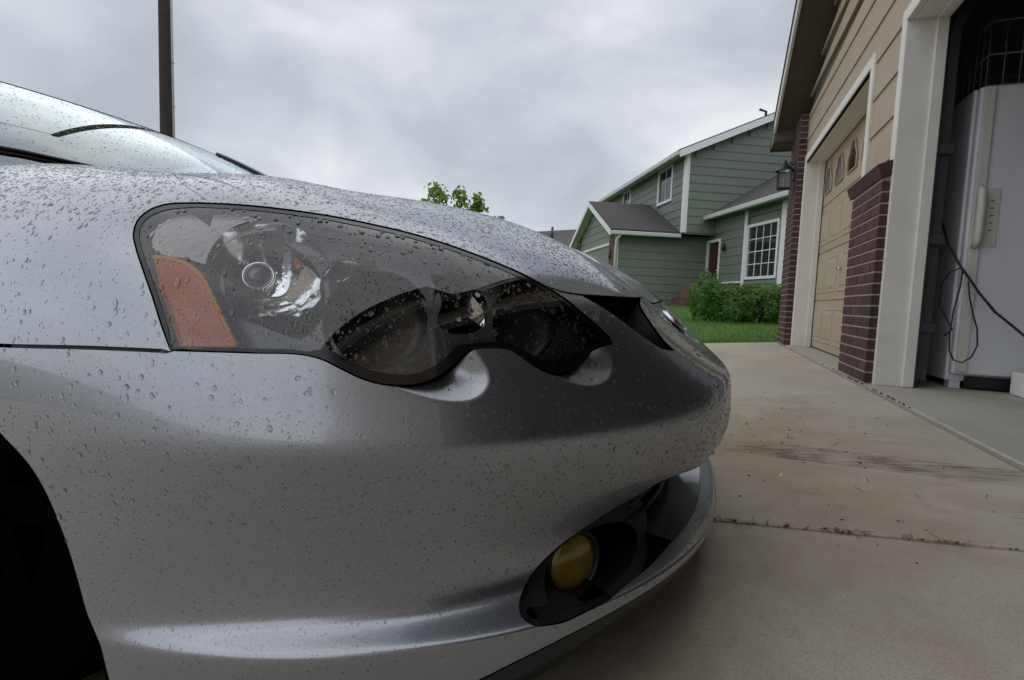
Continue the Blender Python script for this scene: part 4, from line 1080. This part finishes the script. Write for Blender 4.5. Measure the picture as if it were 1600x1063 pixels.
# ---- eaves: rake board, soffit, roof
def rake_pts(t0, t1): return [(6.9, RAKE(6.87)+t0), (RIDGE, RAKE(RIDGE)+t0), (-.5, 2.97+t0), (-.5, 2.97+t1), (RIDGE, RAKE(RIDGE)+t1), (6.9, RAKE(6.87)+t1)]
gpart('rake_board', prism(rake_pts(-.02, .17), .672, .700, 'x'), painted('pale_fascia', (.60, .58, .54), .05, .5, 4, .2))
gpart('soffit', prism(rake_pts(.01, .035), .701, 1.10, 'x'), BROWNS)
gpart('roof_deck', prism(rake_pts(.172, .215), .66, 6.0, 'x'), SHINGLE)
gpart('eave_board', box((.672, -6.6, 2.95), (.70, -.501, 3.14)), BROWNS)
gpart('soffit', box((.701, -6.6, 2.98), (1.1, -.501, 3.005)), BROWNS)
gpart('roof_deck', prism([(.66, 3.142), (6.0, 5.4), (6.0, 5.45), (.66, 3.19)], -6.6, -.501, 'y'), SHINGLE)
gpart('eave_return', box((.68, 6.86, 2.86), (6.0, 7.3, 3.02)), BROWNS)
gpart('eave_board', box((.67, 7.29, 2.84), (6.0, 7.32, 3.04)), BROWNS)
gpart('side_wall', box((1.04, 6.93, SLAB_Z), (6.5, 6.99, 3.0)), TAN)
gpart('added_storey_wall', box((1.5, -12, 2.9), (7.5, -2.0, 6.2)), TAN)  # unseen storey, added to darken the reflection in the lamp lens
gpart('added_storey_roof', prism([(1.0, 6.2), (4.6, 8.0), (8, 6.2)], -12.3, -1.7, 'y'), SHINGLE)  # roof of the added storey, out of view, for the same reflection
gpart('front_wall', box((1.04, -12, 0.), (1.2, -6.41, 3.0)), TAN)
# ---- inside the open bay
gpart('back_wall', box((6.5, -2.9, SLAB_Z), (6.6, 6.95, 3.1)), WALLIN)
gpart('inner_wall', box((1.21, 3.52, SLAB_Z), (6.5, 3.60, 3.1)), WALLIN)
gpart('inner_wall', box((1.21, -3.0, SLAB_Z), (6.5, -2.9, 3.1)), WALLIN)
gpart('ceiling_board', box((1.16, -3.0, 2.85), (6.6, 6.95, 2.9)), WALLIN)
# door track with its curve, bolted to the jamb
tp = [(1.262, 2.79, SLAB_Z+.05+.1*i) for i in range(22)] + [(1.262+.3*(1-math.cos(a)), 2.79, 2.25+.3*math.sin(a)) for a in np.linspace(.1, 1.57, 10)] + [(2.5, 2.79, 2.55), (4.0, 2.79, 2.57)]
def channel(path, w, d, name):
    V = []; F = []; prof = [(-w/2, d/2), (-w/2, -d/2), (w/2, -d/2), (w/2, d/2), (w/2-.003, d/2), (w/2-.003, -d/2+.003), (-w/2+.003, -d/2+.003), (-w/2+.003, d/2)]
    path = [Vector(p) for p in path]
    for i, p in enumerate(path):
        t = (path[min(i+1, len(path)-1)]-path[max(i-1, 0)]).normalized(); s = Vector((0, 1, 0)); n = t.cross(s)
        for a, b_ in prof: V.append(p+n*a+s*b_)
    m = len(prof)
    for i in range(len(path)-1):
        for k in range(m): F.append((i*m+k, i*m+(k+1) % m, (i+1)*m+(k+1) % m, (i+1)*m+k))
    return mesh(name, V, F)
trk = gpart('door_track', channel(tp, .055, .03, 'track'), GALV)
for z in (.45, 1.0, 1.55): gpart('track_bracket', box((1.214, 2.745, z), (1.30, 2.775, z+.06), .002), GALV)
gpart('track_angle', box((1.215, 2.742, SLAB_Z+.01), (1.228, 2.83, 2.0), .002), GALV)
# ---- closed sectional door of the far bay
door = gpart('sectional_door', box((1.245, 3.50, SLAB_Z+.012), (1.262, 6.20, 2.40)), TAND)
dz = (2.40-SLAB_Z-.012)/4
for r in range(4):
    z0 = SLAB_Z+.012+dz*r
    obj('door_section', box((1.222, 3.505, z0+.003), (1.246, 6.195, z0+dz-.003), .006, 'section'), TAND, door)
    for c in range(5):
        y0 = 3.50+.54*c+.05; y1 = y0+.44
        if r < 3:
            bm = bmesh.new()
            ring = [((1.2205, y0, z0+.085), (1.2205, y1, z0+.085), (1.2205, y1, z0+dz-.085), (1.2205, y0, z0+dz-.085))]
            for x, i in ((1.2205, 0), (1.213, .012), (1.217, .03), (1.217, .045), (1.209, .07)):
                ring.append([bm.verts.new((x, y, z)) for y, z in ((y0+i, z0+.085+i), (y1-i, z0+.085+i), (y1-i, z0+dz-.085-i), (y0+i, z0+dz-.085-i))])
            for a, b_ in zip(ring[1:], ring[2:]):
                for i in range(4): bm.faces.new((a[i], a[(i+1) % 4], b_[(i+1) % 4], b_[i]))
            bm.faces.new(ring[-1]); obj('raised_panel', bm_mesh('panel', bm), TAND, door)
        else:
            # arched light with moulded frame
            yc = (y0+y1)/2
            arch = [(yc-.17, z0+.14), (yc+.17, z0+.14), (yc+.17, z0+.27)] + [(yc+.12*math.cos(a)+(.05 if a < .6 else -.05 if a > 2.5 else 0)*0, z0+.30+.14*math.sin(a)) for a in np.linspace(.15, math.pi-.15, 9)] + [(yc-.17, z0+.27)]
            o = obj('window_light', prism(arch, 1.2135, 1.218, 'x'), GLASSD, door)
            fr = [Vector((1.213, y, z)) for y, z in arch]; fr.append(fr[0])
            obj('window_frame', tube(fr, .011, 6, 'wf', smooth=False), TAND, door)
obj('door_handle', box((1.175, 4.885, .99), (1.19, 4.985, 1.012), .004), CHROME, door)
obj('handle_stem', tube([(1.182, 4.91, 1.0), (1.222, 4.91, 1.0)], .008, 8), CHROME, door)
obj('door_lock', tube([(1.205, 4.93, 1.13), (1.222, 4.93, 1.13)], .014, 10), WHITE, door)

# ---- lantern on the far column
lan = empty('wall_lantern', (.92, 6.5, 2.35), label='black framed glass lantern on the far brick column', cat='lantern')
IRON = principled('black_iron', (.02, .02, .02), .5)[0]
obj('back_plate', box((-.012, -.05, -.10), (0, .05, .12), .004), IRON, lan)
obj('arm', tube([(0, 0, .08), (-.06, 0, .13), (-.12, 0, .10)], .008, 6), IRON, lan)
for sx in (-1, 1):
    for sy in (-1, 1): obj('corner_bar', box((-.12+sx*.07-.006, sy*.07-.006, -.20), (-.12+sx*.07+.006, sy*.07+.006, .03)), IRON, lan)
obj('roof_cap', lathe([(.115, .02), (.105, .04), (.06, .085), (.02, .11), (.02, .15), (.0, .17)], 12), IRON, lan).location = (-.12, 0, 0)
obj('glass_panes', box((-.187, -.067, -.195), (-.053, .067, .025)), thin_clear('lantern_glass', (.75, .8, .82)), lan)
obj('base_tray', box((-.195, -.075, -.212), (-.045, .075, -.198), .003), IRON, lan)
obj('candle_bulb', tube([(-.12, 0, -.195), (-.12, 0, -.10), (-.12, 0, -.06)], [.012, .014, .005], 8), FOAM, lan)

# ---- the white upright freezer just inside
fr = empty('upright_freezer', (1.43, 2.85, SLAB_Z), label='white upright freezer just inside the open garage bay', cat='freezer')
obj('cabinet', box((0, .052, .05), (.76, .68, 1.88), .012, seg=2), FRIDGEM, fr)
obj('door', box((.012, 0, .10), (.76, .046, 1.875), .012, seg=2), FRIDGEM, fr)
obj('kick_plate', box((.10, .03, .012), (.76, .055, .085), .003), BLACKP, fr)
for fx in (.06, .70): obj('foot', box((fx-.03, .06, 0), (fx+.03, .14, .055), .004), FRIDGEM, fr)
obj('door_trim', box((.03, -.016, .115), (.085, .002, 1.87), .006, seg=2), CREAM, fr)
obj('handle', tube([(.055, -.012, .90), (.055, -.045, .93), (.056, -.052, 1.0), (.056, -.052, 1.16), (.055, -.045, 1.24), (.055, -.012, 1.27)], [.018, .022, .024, .024, .022, .018], 10), CREAM, fr)
obj('control_plate', box((.092, -.006, .90), (.165, .002, 1.26), .003), CREAM, fr)
for q in range(5): obj('plate_mark', box((.118, -.008, 1.0+.045*q), (.136, -.005, 1.006+.045*q)), GALV, fr)
# wire baskets on top of the freezer
wb = empty('wire_basket', (1.50, 2.95, SLAB_Z+1.88), label='wire shelf basket standing on top of the freezer', cat='basket')
def wires(path, r=.004, n='wire'): return obj(n, tube(path, r, 5), WIRE, wb)
for z in (.03, .22, .42): wires([(0, 0, z), (.65, 0, z), (.65, .4, z), (0, .4, z), (0, 0, z)], .005, 'rim_wire')
for i in range(9): x = .65*i/8; wires([(x, 0, .42+.0), (x, 0, .03), (x, .4, .03), (x, .4, .42)], .003)
for i in range(1, 5): y = .4*i/5; wires([(0, y, .42), (0, y, .03), (.65, y, .03)], .003)
obj('foam_box', box((0, 0, 0), (.35, .28, .14), .012, seg=2), FOAM, label='small white foam block on the floor by the freezer', cat='foam block').location = (1.72, 2.52, SLAB_Z+.001)
# black power cords
def gp(x, y, Y):
    d = CF + CR*(x-800)/FPX - CU*(y-531.5)/FPX; t = (Y-CAM_LOC[1])/d[1]; return CAM_LOC+t*d
cord = [gp(*q, Y) for q, Y in [((1473, 352), 2.95), ((1482, 382), 2.88), ((1500, 415), 2.78), ((1512, 432), 2.76), ((1530, 458), 2.74), ((1555, 488), 2.72), ((1580, 508), 2.70), ((1612, 535), 2.66), ((1700, 610), 2.5)]]
obj('extension_cord', tube([Vector(p) for p in cord], .0075, 8), BLACKW, label='thick black cord slung across the front of the freezer', cat='cord')
loopc = [((1505, 420), 2.79), ((1500, 450), 2.78), ((1490, 485), 2.78), ((1484, 520), 2.78), ((1483, 548), 2.78), ((1490, 563), 2.78), ((1503, 567), 2.77), ((1518, 558), 2.77), ((1527, 540), 2.77), ((1527, 515), 2.77), ((1520, 490), 2.77), ((1515, 465), 2.77), ((1513, 440), 2.77)]
obj('cord_loop', tube([Vector(gp(*q, Y)) for q, Y in loopc], .0045, 7), BLACKW, label='thin grey cord hanging in a loop in front of the freezer', cat='cord')
lc = [((1500, 419), 2.78), ((1485, 425), 2.82), ((1470, 445), 2.85), ((1468, 478), 2.85), ((1480, 500), 2.83), ((1488, 515), 2.8), ((1475, 525), 2.83)]
obj('cord_tail', tube([Vector(gp(*q, Y)) for q, Y in lc], .0045, 7), BLACKW, label='thin dark cord trailing behind the door track', cat='cord')

# ================================================================== NEIGHBOUR'S HOUSE
HANG = math.atan2(.468, .884)
nh = empty('neighbour_house', (-.942, 16.895, 0), (0, 0, HANG), label='green sided two storey house with white trim across the lawn', cat='house')
HGR = .45
def hpart(name, me, mat, parent=None): return obj(name, me, mat, parent or nh)
def wall_planks(name, axis, pos, s0, s1, z0, z1, face, holes=(), top=None, mat=GREEN, e=.27):
    """lap boards on a wall; axis 'x': wall runs along x at y=pos, faces -y ; axis 'y': runs along y at x=pos, faces -x"""
    core = hpart(name, (box((s0, pos+.03, z0), (s1, pos+.16, z1 if top is None else z0+.1)) if axis == 'x' else box((pos+.03, s0, z0), (pos+.16, s1, z1))), GREEN)
    z = z0
    while z < z1-.02:
        zt = min(z+e+.015, z1+.0)
        segs = [(s0, s1)]
        for (h0, h1, hz0, hz1) in holes:
            if zt-.016 > hz0 and z < hz1:
                new = []
                for a, b_ in segs:
                    if h1 <= a or h0 >= b_: new.append((a, b_)); continue
                    if h0 > a: new.append((a, h0))
                    if h1 < b_: new.append((h1, b_))
                segs = new
        for a, b_ in segs:
            if top:
                while b_ > a and top(b_) < zt-.02: b_ -= .03
                while b_ > a and top(a) < zt-.02: a += .03
            if b_-a < .04: continue
            pr = [(0, z), (.026, z), (.006, zt), (-.02, zt), (-.02, z)]
            if axis == 'x': me = prism([(pos-d, zz) for d, zz in pr], a, b_, 'x')
            else: me = prism([(pos-d, zz) for d, zz in pr], a, b_, 'y')
            obj('siding_plank', me, mat, core)
        z += e
    return core
def hwin(axis, pos, s0, s1, z0, z1, nx, nz, w=.09):
    """window: casing, sash, panes and muntins"""
    def B(a0, a1, d0, d1, zz0, zz1, bev=0): return box((a0, pos+d0, zz0), (a1, pos+d1, zz1), bev) if axis == 'x' else box((pos+d0, a0, zz0), (pos+d1, a1, zz1), bev)
    win = hpart('window', B(s0, s1, .02, .05, z0, z1), GLASSD)
    for a0, a1, zz0, zz1 in ((s0-w, s0, z0-w, z1+w), (s1, s1+w, z0-w, z1+w), (s0, s1, z1, z1+w), (s0, s1, z0-w, z0)):
        obj('casing', B(a0, a1, -.035, .03, zz0, zz1), WHITE2, win)
    for i in range(1, nx): a = s0+(s1-s0)*i/nx; obj('muntin', B(a-.011, a+.011, .005, .021, z0, z1), WHITE2, win)
    for i in range(1, nz): z = z0+(z1-z0)*i/nz; obj('muntin', B(s0, s1, .004, .022, z-.011, z+.011), WHITE2, win)
    return win
# upper storey
gtop = lambda x: 5.55+.443*min(x, 8.6-x)
wall_planks('gable_wall', 'x', 0, .0, 8.6, 2.98, 7.5, -1, top=gtop)
hpart('gable_core', prism([(0, 2.98), (8.6, 2.98), (8.6, 5.5), (4.3, 7.4), (0, 5.5)], .03, .2, 'y'), GREEN)
wall_planks('street_wall', 'y', 0, .0, 8.5, 2.98, 5.6, -1, holes=[(1.0, 2.25, 4.2, 5.45), (5.2, 6.15, 4.2, 5.45)])
hwin('y', 0, 1.08, 2.17, 4.28, 5.37, 2, 1); hwin('y', 0, 5.28, 6.07, 4.28, 5.37, 2, 1)
obj('curtain', box((.055, 1.7, 4.29), (.075, 2.16, 5.36)), WHITE2, nh); obj('curtain', box((.055, 5.7, 4.29), (.075, 6.06, 5.36)), WHITE2, nh)
hpart('corner_board', box((-.04, -.04, 2.97), (.10, .0, 5.6)), WHITE2); hpart('corner_board', box((-.04, .001, 2.97), (-.001, .12, 5.6)), WHITE2)
hpart('overhang_floor', box((.0, .0, 2.93), (8.6, .7, 2.979)), GREEN)
rl = lambda x: 5.60+.443*x
def roofpoly(t0, t1, x0=-.42): return [(x0, rl(x0)+t0), (4.3, rl(4.3)+t0), (9.02, rl(x0)+t0), (9.02, rl(x0)+t1), (4.3, rl(4.3)+t1), (x0, rl(x0)+t1)]
hpart('roof', prism(roofpoly(.09, .14), -.32, 8.8, 'y'), SHINGLE)
hpart('rake_board', prism(roofpoly(-.12, .10, -.40), -.34, -.30, 'y'), WHITE2)
hpart('rake_soffit', prism(roofpoly(-.02, .02, -.40), -.30, 0., 'y'), WHITE2)
hpart('eave_gutter', box((-.50, -.33, 5.36), (-.38, 8.8, 5.50), .02), GUTTER)
hpart('eave_soffit', box((-.40, -.3, 5.50), (0, 8.7, 5.53)), WHITE2)
hpart('downspout', tube([(-.44, 8.4, 5.36), (-.40, 8.4, 5.28), (-.05, 8.4, 5.1), (-.05, 8.4, 4.2)], .045, 6), GUTTER)
hpart('roof_vent', tube([(3.4, 1.2, 7.0), (3.4, 1.2, 7.55), (3.15, 1.2, 7.6)], .05, 6), GALV)
# garage wing on the street side: gable towards the street
YN, YF, XG, YR = .55, 5.45, -2.12, 3.0
wall_planks('garage_side_wall', 'x', YN, XG, 1.15, HGR, 2.96, -1)
gt2 = lambda y: 2.98+.486*(min(y, 6-y)-.2)
hpart('garage_gable_core', prism([(YN+.2, 2.9), (YF, 2.9), (YR, 4.15)], XG+.03, XG+.2, 'x'), GREEN)
zz = 2.62
while zz < 4.1:
    y0, y1 = YN+.45, YF-.45
    while y0 < YR and gt2(y0) < zz+.27: y0 += .03
    while y1 > YR and gt2(y1) < zz+.27: y1 -= .03
    if y1-y0 > .1: hpart('gable_plank', prism([(XG-.026, zz), (XG-.006, zz+.285), (XG+.02, zz+.285), (XG+.02, zz)], y0, y1, 'y'), GREEN)
    zz += .27
# brick quoins beside the garage door
for y0, y1 in ((YN-.03, YN+.42), (YF-.45, YF)):
    c = hpart('brick_quoin', box((XG-.05, y0+.01, HGR), (XG+.03, y1, 3.0)), MORTAR); z = HGR+.04; r = 0
    while z < 2.95:
        for k, (a, b_) in enumerate((((y0, y0+.21), (y0+.22, y1)) if r % 2 else ((y0, y0+.1), (y0+.11, y0+.31), (y0+.32, y1)))):
            q = obj('brick', brick_mesh(b_-a-.005, .062, .07), BRICK2, c); q.rotation_euler = (0, 0, math.pi/2); q.location = (XG-.038, (a+b_)/2, z)
        z += .072; r += 1
hpart('garage_door', box((XG-.0, YN+.45, HGR), (XG+.04, YF-.47, 2.55)), GREEN)
hpart('door_head', box((XG-.05, YN+.43, 2.55), (XG+.02, YF-.46, 2.63)), WHITE2)
hpart('coach_lamp', tube([(XG-.08, YN+.2, 2.05), (XG-.09, YN+.2, 2.25), (XG-.09, YN+.2, 2.38)], [.05, .06, .01], 6), IRON)
gr = lambda y: 2.90+.486*(y-.2)
def groof(t0, t1): return [(.15, gr(.15)+t0), (YR, gr(YR)+t0), (2*YR-.15, gr(.15)+t0), (2*YR-.15, gr(.15)+t1), (YR, gr(YR)+t1), (.15, gr(.15)+t1)]
hpart('garage_roof', prism(groof(.08, .13), -2.42, .05, 'x'), SHINGLE)
hpart('garage_rake_board', prism(groof(-.10, .085), -2.45, -2.41, 'x'), WHITE2)
hpart('garage_rake_soffit', prism(groof(-.01, .02), -2.41, XG, 'x'), WHITE2)
hpart('garage_gutter', box((-2.40, .06, 2.80), (.0, .18, 2.93), .02), GUTTER)
hpart('garage_soffit', box((-2.40, .18, 2.93), (1.1, YN, 2.955)), GREEN)
hpart('downspout', tube([(XG+.03, .14, 2.82), (XG-.02, .25, 2.68), (XG+.02, YN-.07, 2.5), (XG+.02, YN-.07, HGR)], .05, 6), WHITE2)
hpart('corner_board', box((XG-.03, YN-.035, HGR), (XG+.12, YN-.028+.0, 2.9)), WHITE2)
# entry wing that comes forward on the right
XW = 1.15
wall_planks('entry_wall', 'y', XW, -4.8, YN, HGR+.9, 3.45, -1, holes=[(-.42, .47, 0, 2.82), (-3.42, -1.92, 1.38, 3.0)])
wall_planks('entry_wall_foot', 'y', XW, -4.8, -1.85, HGR, 1.35, -1)
d = hpart('front_door', box((XW+.03, -.34, 1.0), (XW+.07, .38, 2.70)), REDDOOR)
for (zz0, zz1) in ((1.08, 1.6), (1.7, 2.6)):
    for (y0, y1) in ((-.28, -.02), (.06, .32)): obj('door_panel', box((XW+.02, y0, zz0), (XW+.032, y1, zz1), .004), REDDOOR, d)
for a0, a1, z0, z1 in ((-.43, -.34, .95, 2.79), (.38, .47, .95, 2.79), (-.34, .38, 2.70, 2.79)): obj('door_casing', box((XW-.035, a0, z0), (XW+.03, a1, z1)), WHITE2, d)
obj('door_knob', tube([(XW-.03, -.27, 1.75), (XW+.03, -.27, 1.75)], .03, 8), CHROME, d)
hpart('porch_lamp', tube([(XW-.10, -.75, 2.35), (XW-.10, -.75, 2.5), (XW-.10, -.75, 2.6)], [.05, .06, .01], 6), IRON)
hwin('y', XW, -3.34, -2.0, 1.47, 2.92, 4, 4, .08)
hpart('corner_board', box((XW-.035, -1.90, HGR), (XW+.0, -1.76, 3.45)), WHITE2)
hpart('corner_board', box((XW-.04, -3.95, HGR), (XW+.0, -3.50, 3.45)), WHITE2)
hpart('brick_wainscot', box((XW-.06, -1.75, HGR), (XW+.02, -.45, 1.30)), BRICK2); hpart('wainscot_cap', box((XW-.09, -1.76, 1.30), (XW+.02, -.44, 1.35)), WHITE2)
we = lambda x: 3.50+.62*(x-.80)
hpart('entry_roof', prism([(.80, we(.8)), (5.0, we(5.0)), (5.0, we(5)+.06), (.80, we(.8)+.06)], -5.2, .02, 'y'), SHINGLE)
hpart('entry_roof', prism([(.80, we(.8)), (1.9, we(1.9)), (1.9, we(1.9)+.06), (.80, we(.8)+.06)], .021, .60, 'y'), SHINGLE)
hpart('entry_gutter', box((.68, -5.2, 3.40), (.80, .62, 3.54), .02), GUTTER)
hpart('entry_soffit', box((.79, -5.2, 3.44), (XW+.01, .6, 3.465)), GREEN)
hpart('foundation', box((XG, YN+.04, HGR-.5), (1.15, 8, HGR)), MORTAR); hpart('foundation', box((XW+.04, -4.8, HGR-.6), (8, 1, HGR)), MORTAR)
hpart('house_body', box((.2, .8, HGR), (8.4, 8.4, 5.4)), GREEN)
# brick steps up to the door
st = empty('brick_steps', (-.942, 16.895, 0), (0, 0, HANG), label='brown brick steps leading up to the red front door', cat='steps')
for i, (x0, x1, zt) in enumerate([(-.35, 1.10, .62), (.0, 1.10, .80), (.30, 1.10, .97)]):
    obj('step', box((x0, -.5, HGR-.3 if i == 0 else zt-.18), (x1, .45, zt-.03)), BRICK2, st)
    for k in range(5): obj('tread_brick', brick_mesh(.185, .03, .35), BRICK2, st).location = (x0+.17, -.4+.19*k, zt-.012)
for k in range(5): bpy.data.objects  # (treads laid above)
for o in st.children:
    if o.name.startswith('tread'): o.rotation_euler = (0, 0, math.pi/2)
obj('cardboard_box', box((0, 0, 0), (.35, .3, .42), .01), painted('cardboard', (.20, .12, .07), .1, .8, 9, .2), label='brown carton left on the brick steps', cat='carton').matrix_world = nh.matrix_basis @ Matrix.Translation((.05, -.25, .80))

# ---- far roof beyond
fh = empty('far_house', (0, 0, 0), label='low far house whose grey roof shows behind the green garage', cat='house')
def fpt(x, y, dep): return CAM_LOC+dep*(CF + CR*(x-800)/FPX - CU*(y-531.5)/FPX)
a = fpt(800, 364, 40); b_ = fpt(930, 357, 44)
V = [Vector(a)+Vector((0, 0, -2.0))+Vector((-1, -4.5, 0)), Vector(b_)+Vector((0, 0, -2.0))+Vector((1, -4.5, 0)), Vector(b_), Vector(a)]
V += [v+Vector((0, 9, 0)) if i < 2 else v for i, v in enumerate(V[:2])]
me = mesh('far_roof', [V[0], V[1], V[2], V[3], V[4], V[5]], [(0, 1, 2, 3), (3, 2, 5, 4), (0, 3, 4), (1, 5, 2)])
obj('roof', me, mat_shingle('far_shingles', (.11, .105, .105)), fh)
obj('wall', box((min(V[0].x, V[1].x)+.4, V[0].y+.5, .0), (max(V[0].x, V[1].x)-.4, V[4].y-.5, V[0].z+.2)), TAN, fh)
vp = fpt(863, 362, 40.5); obj('vent_pipe', tube([Vector(vp)+Vector((0, 0, -.6)), Vector(vp)+Vector((0, 0, .35))], .10, 8), GALV, fh)

# ---- pole with conduit
pp = fpt(263, 300, 13.5)
pole = empty('utility_pole', (pp[0], pp[1], -.6), label='dark wooden utility pole with a grey conduit behind the car', cat='pole')
obj('shaft', tube([(0, 0, 0), (0, 0, 4), (0, 0, 9), (0, 0, 17)], [.185, .170, .155, .14], 16), POLEM, pole)
cr = Vector(CR); 
obj('conduit', tube([Vector((cr.x*.165, cr.y*.165, 0)), Vector((cr.x*.155, cr.y*.155, 6)), Vector((cr.x*.14, cr.y*.14, 9))], .038, 8), CONDUIT, pole)
for z in (3.6, 4.7, 5.8, 6.9): obj('conduit_strap', tube([Vector((cr.x*.15, cr.y*.15-.045, z)), Vector((cr.x*.20, cr.y*.20-.02, z+.01)), Vector((cr.x*.20, cr.y*.20+.02, z+.01))], .008, 5), GALV, pole)
obj('insulator', lathe([(0, .2), (.05, .18), (.06, .1), (.04, .0)], 10), GALV, pole).location = (0, 0, 17)
pole2 = empty('utility_pole', (-14, -62, -.75), label='second wooden utility pole further down the street, out beyond the driveway', cat='pole')
obj('shaft', tube([(0, 0, 0), (0, 0, 9), (0, 0, 17)], [.165, .140, .12], 16), POLEM, pole2)
pa, pb = Vector((pp[0], pp[1], 16.3)), Vector((-14, -62, 16.2))
obj('overhead_wire', tube([pa.lerp(pb, i/20)+Vector((0, 0, -.9*4*(i/20)*(1-i/20))) for i in range(21)], .03, 6), BLACKW, label='dark overhead wire strung between the two utility poles', cat='wire')

# ---- vegetation
def leaf_cloud(n, fn, size, name, cup=.25):
    V = []; F = []
    for k in range(n):
        p, out = fn(); s = size*random.uniform(.6, 1.25)
        nrm = (out*.8+Vector((random.gauss(0, .55), random.gauss(0, .55), random.gauss(.25, .5)))).normalized()
        t = nrm.orthogonal().normalized(); t.rotate(Matrix.Rotation(random.random()*6.3, 3, nrm)); b2 = nrm.cross(t); i = len(V)
        V += [p-t*s, p-t*s*.25+b2*s*.5, p+t*s*.45+b2*s*.42, p+t*s*1.05-nrm*s*cup, p+t*s*.45-b2*s*.42, p-t*s*.25-b2*s*.5, p-nrm*s*cup*.4]
        F += [(i, i+1, i+6), (i+1, i+2, i+6), (i+2, i+3, i+6), (i+3, i+4, i+6), (i+4, i+5, i+6), (i+5, i, i+6)]
    return mesh(name, V, F, True)
def blob_sampler(rx, ry, rz, zc, seed):
    def f():
        while True:
            d = Vector((random.gauss(0, 1), random.gauss(0, 1), random.gauss(0, 1))).normalized()
            if d.z < -.75: continue
            r = random.uniform(.55, 1.0)**.5
            n = noise.noise(d*2.3+Vector((seed, 0, 0)))*.28 + noise.noise(d*6+Vector((0, seed, 0)))*.16
            p = Vector((d.x*rx, d.y*ry, d.z*rz))*(r+n); p.z += zc
            if p.z < .03: continue
            if noise.noise(p*4.0+Vector((seed, seed, 0))) < -.22: continue
            return p, d
    return f
for i, (px, py, dep, rx, rz, zc, lab) in enumerate([(1101, 505, 10.4, .34, .53, .46, 'tall rounded shrub at the end of the hedge nearest the steps'), (1142, 507, 10.2, .52, .46, .36, 'clipped hedge shrub between the tall shrub and the window'), (1185, 508, 10.1, .52, .45, .36, 'clipped hedge shrub below the white gridded window'), (1228, 509, 10.1, .52, .46, .38, 'clipped hedge shrub partly hidden by the brick column')]):
    c = fpt(px, py, dep); b0 = empty('hedge_shrub', (c[0], c[1], ground_z(c[0], c[1])-.02), label=lab, cat='shrub', group='hedge in front of the green house')
    obj('foliage', leaf_cloud(5200, blob_sampler(rx, .45, rz, zc, i*7.3), .026, 'foliage'), HEDGEM, b0)
    for k in range(5): a = random.random()*6.3; obj('stem', tube([(0, 0, 0), (.1*math.cos(a), .1*math.sin(a), .2), (.25*math.cos(a), .25*math.sin(a), .5)], [.012, .009, .004], 5), BARK, b0)
# young tree beyond the bonnet
tb = fpt(700, 480, 13.0); tr = empty('young_tree', (tb[0], tb[1], ground_z(tb[0], tb[1])-.03), label='young leafy tree whose top shows above the bonnet', cat='tree')
R3 = Vector(CR); R3.z = 0; R3.normalize()
obj('trunk', tube([(0, 0, 0), (.02, .01, .9), (-.02, 0, 1.6), (.0, .02, 2.2), (-.1, 0, 2.7)], [.06, .05, .042, .03, .012], 8), BARK, tr)
tips = []
zoff = -(ground_z(tb[0], tb[1])-.03)
def tw(x, y): p = fpt(x+7, y-3, 13.0); return Vector((p[0]-tb[0], p[1]-tb[1], p[2]+zoff))
LIMBS = [((690, 420), (682, 360), (676, 320), (672, 290)), ((695, 420), (690, 350), (688, 315), (678, 297)), ((700, 410), (705, 350), (712, 318), (716, 302)), ((705, 410), (722, 350), (732, 325), (742, 315)), ((705, 400), (735, 345), (745, 322)), ((700, 420), (670, 350), (664, 325)), ((705, 430), (760, 385), (768, 345)), ((700, 420), (730, 370), (725, 335))]
for l in LIMBS:
    p = [Vector((0, 0, 1.5))] + [tw(*q)+Vector((random.gauss(0, .1), random.gauss(0, .25), 0)) for q in l]
    obj('limb', tube(p, [.03, .018, .012, .008, .004][:len(p)], 5), BARK, tr)
    for a, b_ in zip(p[2:], p[3:]): tips += [(a, b_)]
    if len(p) == 4: tips.append((p[2], p[3]))
def tree_leaf():
    t = random.random()
    if t < .62:
        a, b_ = random.choice(tips); s = random.random(); c = a.lerp(b_, s); p = c+Vector((random.gauss(0, .075), random.gauss(0, .12), random.gauss(0, .065)))
    else:
        c = tw(random.uniform(668, 750), 392); p = c+Vector((random.gauss(0, .45), random.gauss(0, .5), random.gauss(-.15, .38)))
        lim = tw(700, 330).z
        if p.z > lim: p.z = lim-random.random()*.5
    return p, (p-c).normalized() if (p-c).length > 1e-4 else Vector((0, 0, 1))
obj('crown', leaf_cloud(2300, tree_leaf, .066, 'crown'), TREEM, tr)
# grass
V = []; F = []
def blade(x, y, h):
    z = ground_z(x, y)-.005; a = random.random()*6.3; w_ = .0035; dx, dy = math.cos(a)*w_, math.sin(a)*w_; bx, by = random.gauss(0, .3)*h, random.gauss(0, .3)*h; i = len(V)
    V.extend([(x-dx, y-dy, z), (x+dx, y+dy, z), (x+bx*.4+dx*.6, y+by*.4+dy*.6, z+h*.6), (x+bx*.4-dx*.6, y+by*.4-dy*.6, z+h*.6), (x+bx, y+by, z+h)])
    F.extend([(i, i+1, i+2, i+3), (i+3, i+2, i+4)])
for k in range(42000):
    x = random.uniform(-3.5, 2.6); y = 7.25+(9.0*random.random()**1.6) - (.24*max(0, x) if random.random() < .25 else 0)
    blade(x, y, random.uniform(.03, .075)*(1.0 if y > 7.4 else .8))
obj('lawn_grass', mesh('lawn_grass', V, F), GRASSM, label='green lawn grass between the driveway and the hedge', cat='grass', kind='stuff')
